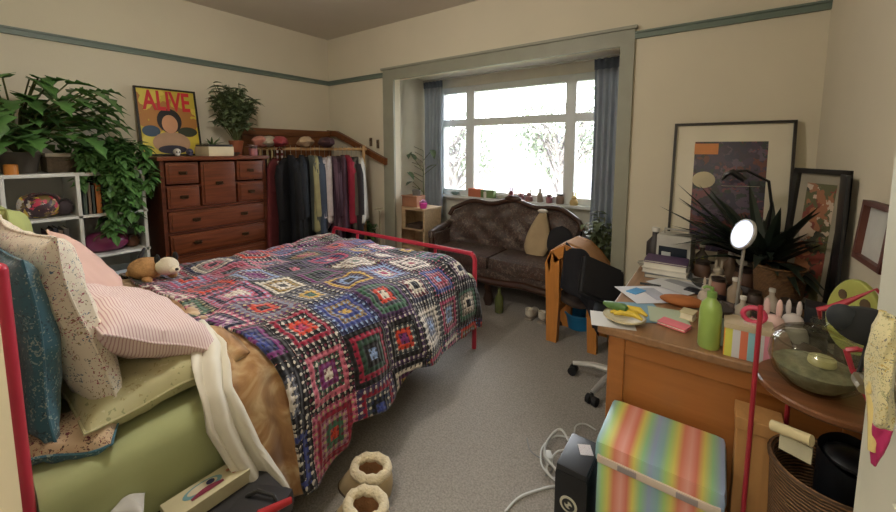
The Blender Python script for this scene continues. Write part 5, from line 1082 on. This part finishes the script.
# ================================================================ BESIDE THE BED, near left
t = thing('under_bed_drawer', 'dark low chest on the floor beside the bed under the boxes', 'chest', (-1.16, .40, 0)); dk = mat((34, 32, 32), .6)
MB().span((-1.315, .08, .0), (-1.03, .60, .29), bev=.006).build('body', dk, t); MB().span((-1.32, .075, .29), (-1.025, .605, .314), bev=.004).build('lid', dk, t)
def flatbox():
    a, b = at(178, 505, 'z', .36), at(240, 465, 'z', .36); d = (b-a); ang = math.atan2(d.y, d.x); c = (a+b)/2+V3((.0, -.01, 0)); c.z = .316
    L_ = d.length*1.25; t = thing('game_box', 'cream cardboard box with blue and maroon picture beside the bed', 'box', c, ang); q = lambda x, y, z: c+Matrix.Rotation(ang, 3, 'Z')@V3((x, y, z))
    MB().box(c+V3((0, 0, .022)), (L_, .085, .044), rz=ang, bev=.002).build('body', mat((206, 196, 160), .6), t, smooth=False)
    m = MB(); m.poly([q(-.01+.055*math.cos(k*PI/10), .006+.024*math.sin(k*PI/10), .0445) for k in range(20)], .0006, (0, 0, 1)); m.build('blue_oval', mat((116, 160, 170), .5), t, smooth=False)
    m = MB(); m.poly([q(-.01+.042*math.cos(k*PI/10), .008+.016*math.sin(k*PI/10), .0452) for k in range(20)], .0006, (0, 0, 1)); m.build('pale_oval', mat((206, 196, 170), .5), t, smooth=False)
    m = MB(); m.poly([q(-.05+.09*k/12, -.014+.012*math.sin(k/12*PI), .0458) for k in range(13)]+[q(.04-.09*k/12, -.022, .0458) for k in range(13)], .0006, (0, 0, 1)); m.build('maroon_shape', mat((130, 40, 66), .5), t, smooth=False)
    m = MB(); m.poly([q(.012+.012*math.cos(k*PI/6), .008+.010*math.sin(k*PI/6), .0464) for k in range(12)], .0006, (0, 0, 1)); m.build('navy_shape', mat((40, 46, 84), .5), t, smooth=False)
    MB().box(q(.075, .012, .0447), (.030, .010, .0008), rz=ang).box(q(.08, -.012, .0447), (.022, .008, .0008), rz=ang).build('printing', mat((176, 120, 90), .5), t, smooth=False)
flatbox()
q = at(262, 502, 'z', .38); t = thing('black_satchel', 'black bag on the low chest under the hanging duvet', 'bag', (q.x, q.y, .315)); MB().box((q.x-.0, q.y-.01, .3505), (.15, .13, .07), rz=.5, bev=.022).build('body', mat((26, 25, 28), .5), t); MB().tube([(q.x-.05, q.y-.02, .384), (q.x-.02, q.y+.0, .404), (q.x+.03, q.y+.02, .402), (q.x+.05, q.y+.02, .382)], .006).build('strap', mat((20, 20, 22), .5), t)
a, b = at(266, 512, 'z', .42), at(291, 500, 'z', .41); single('red_umbrella', MB().tube([a-(b-a)*.3, a, b], [.013, .012, .009], 10), mat((176, 34, 40), .4), 'red rolled umbrella end on the black bag at the bottom edge', 'umbrella')
p = at(128, 505, 'z', .44); t = thing('crumpled_cloth', 'white pointed fabric corner at the bottom left beside the bed', 'cloth', (p.x, p.y, .315))
MB().grid(lambda u, v: V3((p.x+.035+(-.13+.13*v)*1.0+.01*math.sin(u*7), p.y-.07+.13*u*(1-v)+.09*v, (.325)+.115*math.sin(PI*(.15+.5*v))*(1-.3*abs(u-.5)))), 14, 14).build('cloth', mat((214, 212, 210), .7), t, solid=.008)
single('blue_leaflet', MB().box((-1.06, .56, .3165), (.08, .06, .003), rz=.4), mat((70, 110, 160), .5), 'blue leaflet corner at the bottom edge right of the red umbrella', 'leaflet')
# ================================================================ ON THE DOOR
c = at(869, 328, 'y', .795); t = thing('felt_hat', 'black rounded felt hat hanging from the door handle', 'hat', c-V3((0, 0, .03)))
n = V3((-.35, -.93, .0)); rot = V3((-.30, -.9, .12)).to_track_quat('Z', 'Y').to_euler()
MB().lathe(c, [(0, .014), (.018, .012), (.032, .003), (.034, -.006), (.028, -.014), (0, -.016)], 24, sx=1.25, sy=.85, rot=rot).build('crown', mat((24, 25, 25), .95, var=.1), t)
MB().ell(c+V3((-.028, .004, .008)), (.018, .012, .020)).build('peak', mat((30, 34, 38), .8), t)
MB().cyl(c+V3((.006, .01, .0)), (.186, .80, 1.062), .003, n=6).build('loop', mat((26, 28, 28), .7), t)
P = [(888, 316, .010), (884, 335, .018), (880, 360, .019), (879, 385, .017), (882, 410, .017), (886, 430, .014), (885, 448, .010), (881, 466, .003)]
pts = [at(u, v, 'y', .74) for u, v, _ in P]
for q in pts: q.x = min(q.x, .196)
floralb = floral((206, 196, 150), [(150, 150, 110), (176, 150, 80), (110, 110, 100)], 70, .4)
t = thing('fabric_bag', 'cream patterned fabric with a pink tip hanging from the door handle', 'cloth', pts[-1])
def strip(i0, i1, nm, mt):
    def fn(u, v):
        f = i0+(i1-i0)*v; i = min(int(f), len(P)-2); k = f-i; c_ = pts[i].lerp(pts[i+1], k); r = (P[i][2]*(1-k)+P[i+1][2]*k); a = u*2*PI
        return c_+V3((math.cos(a)*r*.55*(1+.25*math.sin(a*4+f)), math.sin(a)*r*1.5*(1+.2*math.sin(a*3+f*2)), 0))
    return MB().grid(fn, 28, 24, closeu=True).build(nm, mt, t, solid=.002)
strip(0, 4.6, 'fabric', floralb); strip(4.6, 7, 'pink_tip', mat((176, 40, 96), .7))
MB().tube([pts[0]+V3((0, .02, .0)), (.186, .76, 1.072), (.184, .74, 1.068), pts[0]+V3((.002, -.012, 0))], .004).tube([(.188, .745, 1.066), (.192, .735, 1.03), (.190, .73, .99)], [.006, .008, .004]).build('tie', mat((206, 186, 120), .7), t)
# ================================================================ LIGHT
def lamp(name, kind, loc, rot, energy, size, col, sy=None):
    l = bpy.data.lights.new(name, kind); l.energy = energy; l.color = col
    if kind == 'AREA':
        l.size = size
        if sy: l.shape = 'RECTANGLE'; l.size_y = sy
    elif kind == 'SUN': l.angle = size
    else: l.shadow_soft_size = size
    o = bpy.data.objects.new(name, l); C.objects.link(o); o.location = loc; o.rotation_euler = rot; return o
# pendant made up to carry fill light, out of view above the frame
t = thing('fill_pendant', 'white globe pendant lamp hanging in the middle of the room', 'lamp', (-1.5, .75, 2.35))
MB().cyl((-1.5, .75, 2.50), (-1.5, .75, ZC), .005).build('cord', mat((230, 230, 226), .5), t); MB().lathe((-1.5, .75, 2.48), [(0, 0), (.05, 0), (.03, .03), (0, .03)]).build('cap', mat((230, 230, 226), .5), t)
MB().lathe((-1.5, .75, 2.37), [(.06, .0), (.12, .02), (.13, .06), (.09, .105), (.04, .12)]).build('shade', mat((240, 236, 224), .5, trans=.0), t)
lamp('room_fill_light', 'POINT', (-1.5, .75, 2.28), (0, 0, 0), 30, .10, (1, .94, .86))  # added warm fill, mainly to lift the left wall
lamp('hall_fill_light', 'POINT', (-.1, -.7, 2.3), (0, 0, 0), 30, .15, (1, .95, .86))  # unseen fill light added behind the camera, lifts the door side
po = lamp('window_portal', 'AREA', (-1.79, BY+.14, 1.48), (math.radians(-90), 0, 0), 1, 1.8, (1, 1, 1), 1.2); po.data.cycles.is_portal = True
w = bpy.data.worlds.new('world'); bpy.context.scene.world = w; w.use_nodes = True; bg = w.node_tree.nodes['Background']; bg.inputs[0].default_value = (.93, .96, 1, 1); bg.inputs[1].default_value = 15
vs = bpy.context.scene.view_settings; vs.view_transform = 'Standard'; vs.look = 'None'; vs.gamma = 1; vs.exposure = .38; vs.use_curve_mapping = False
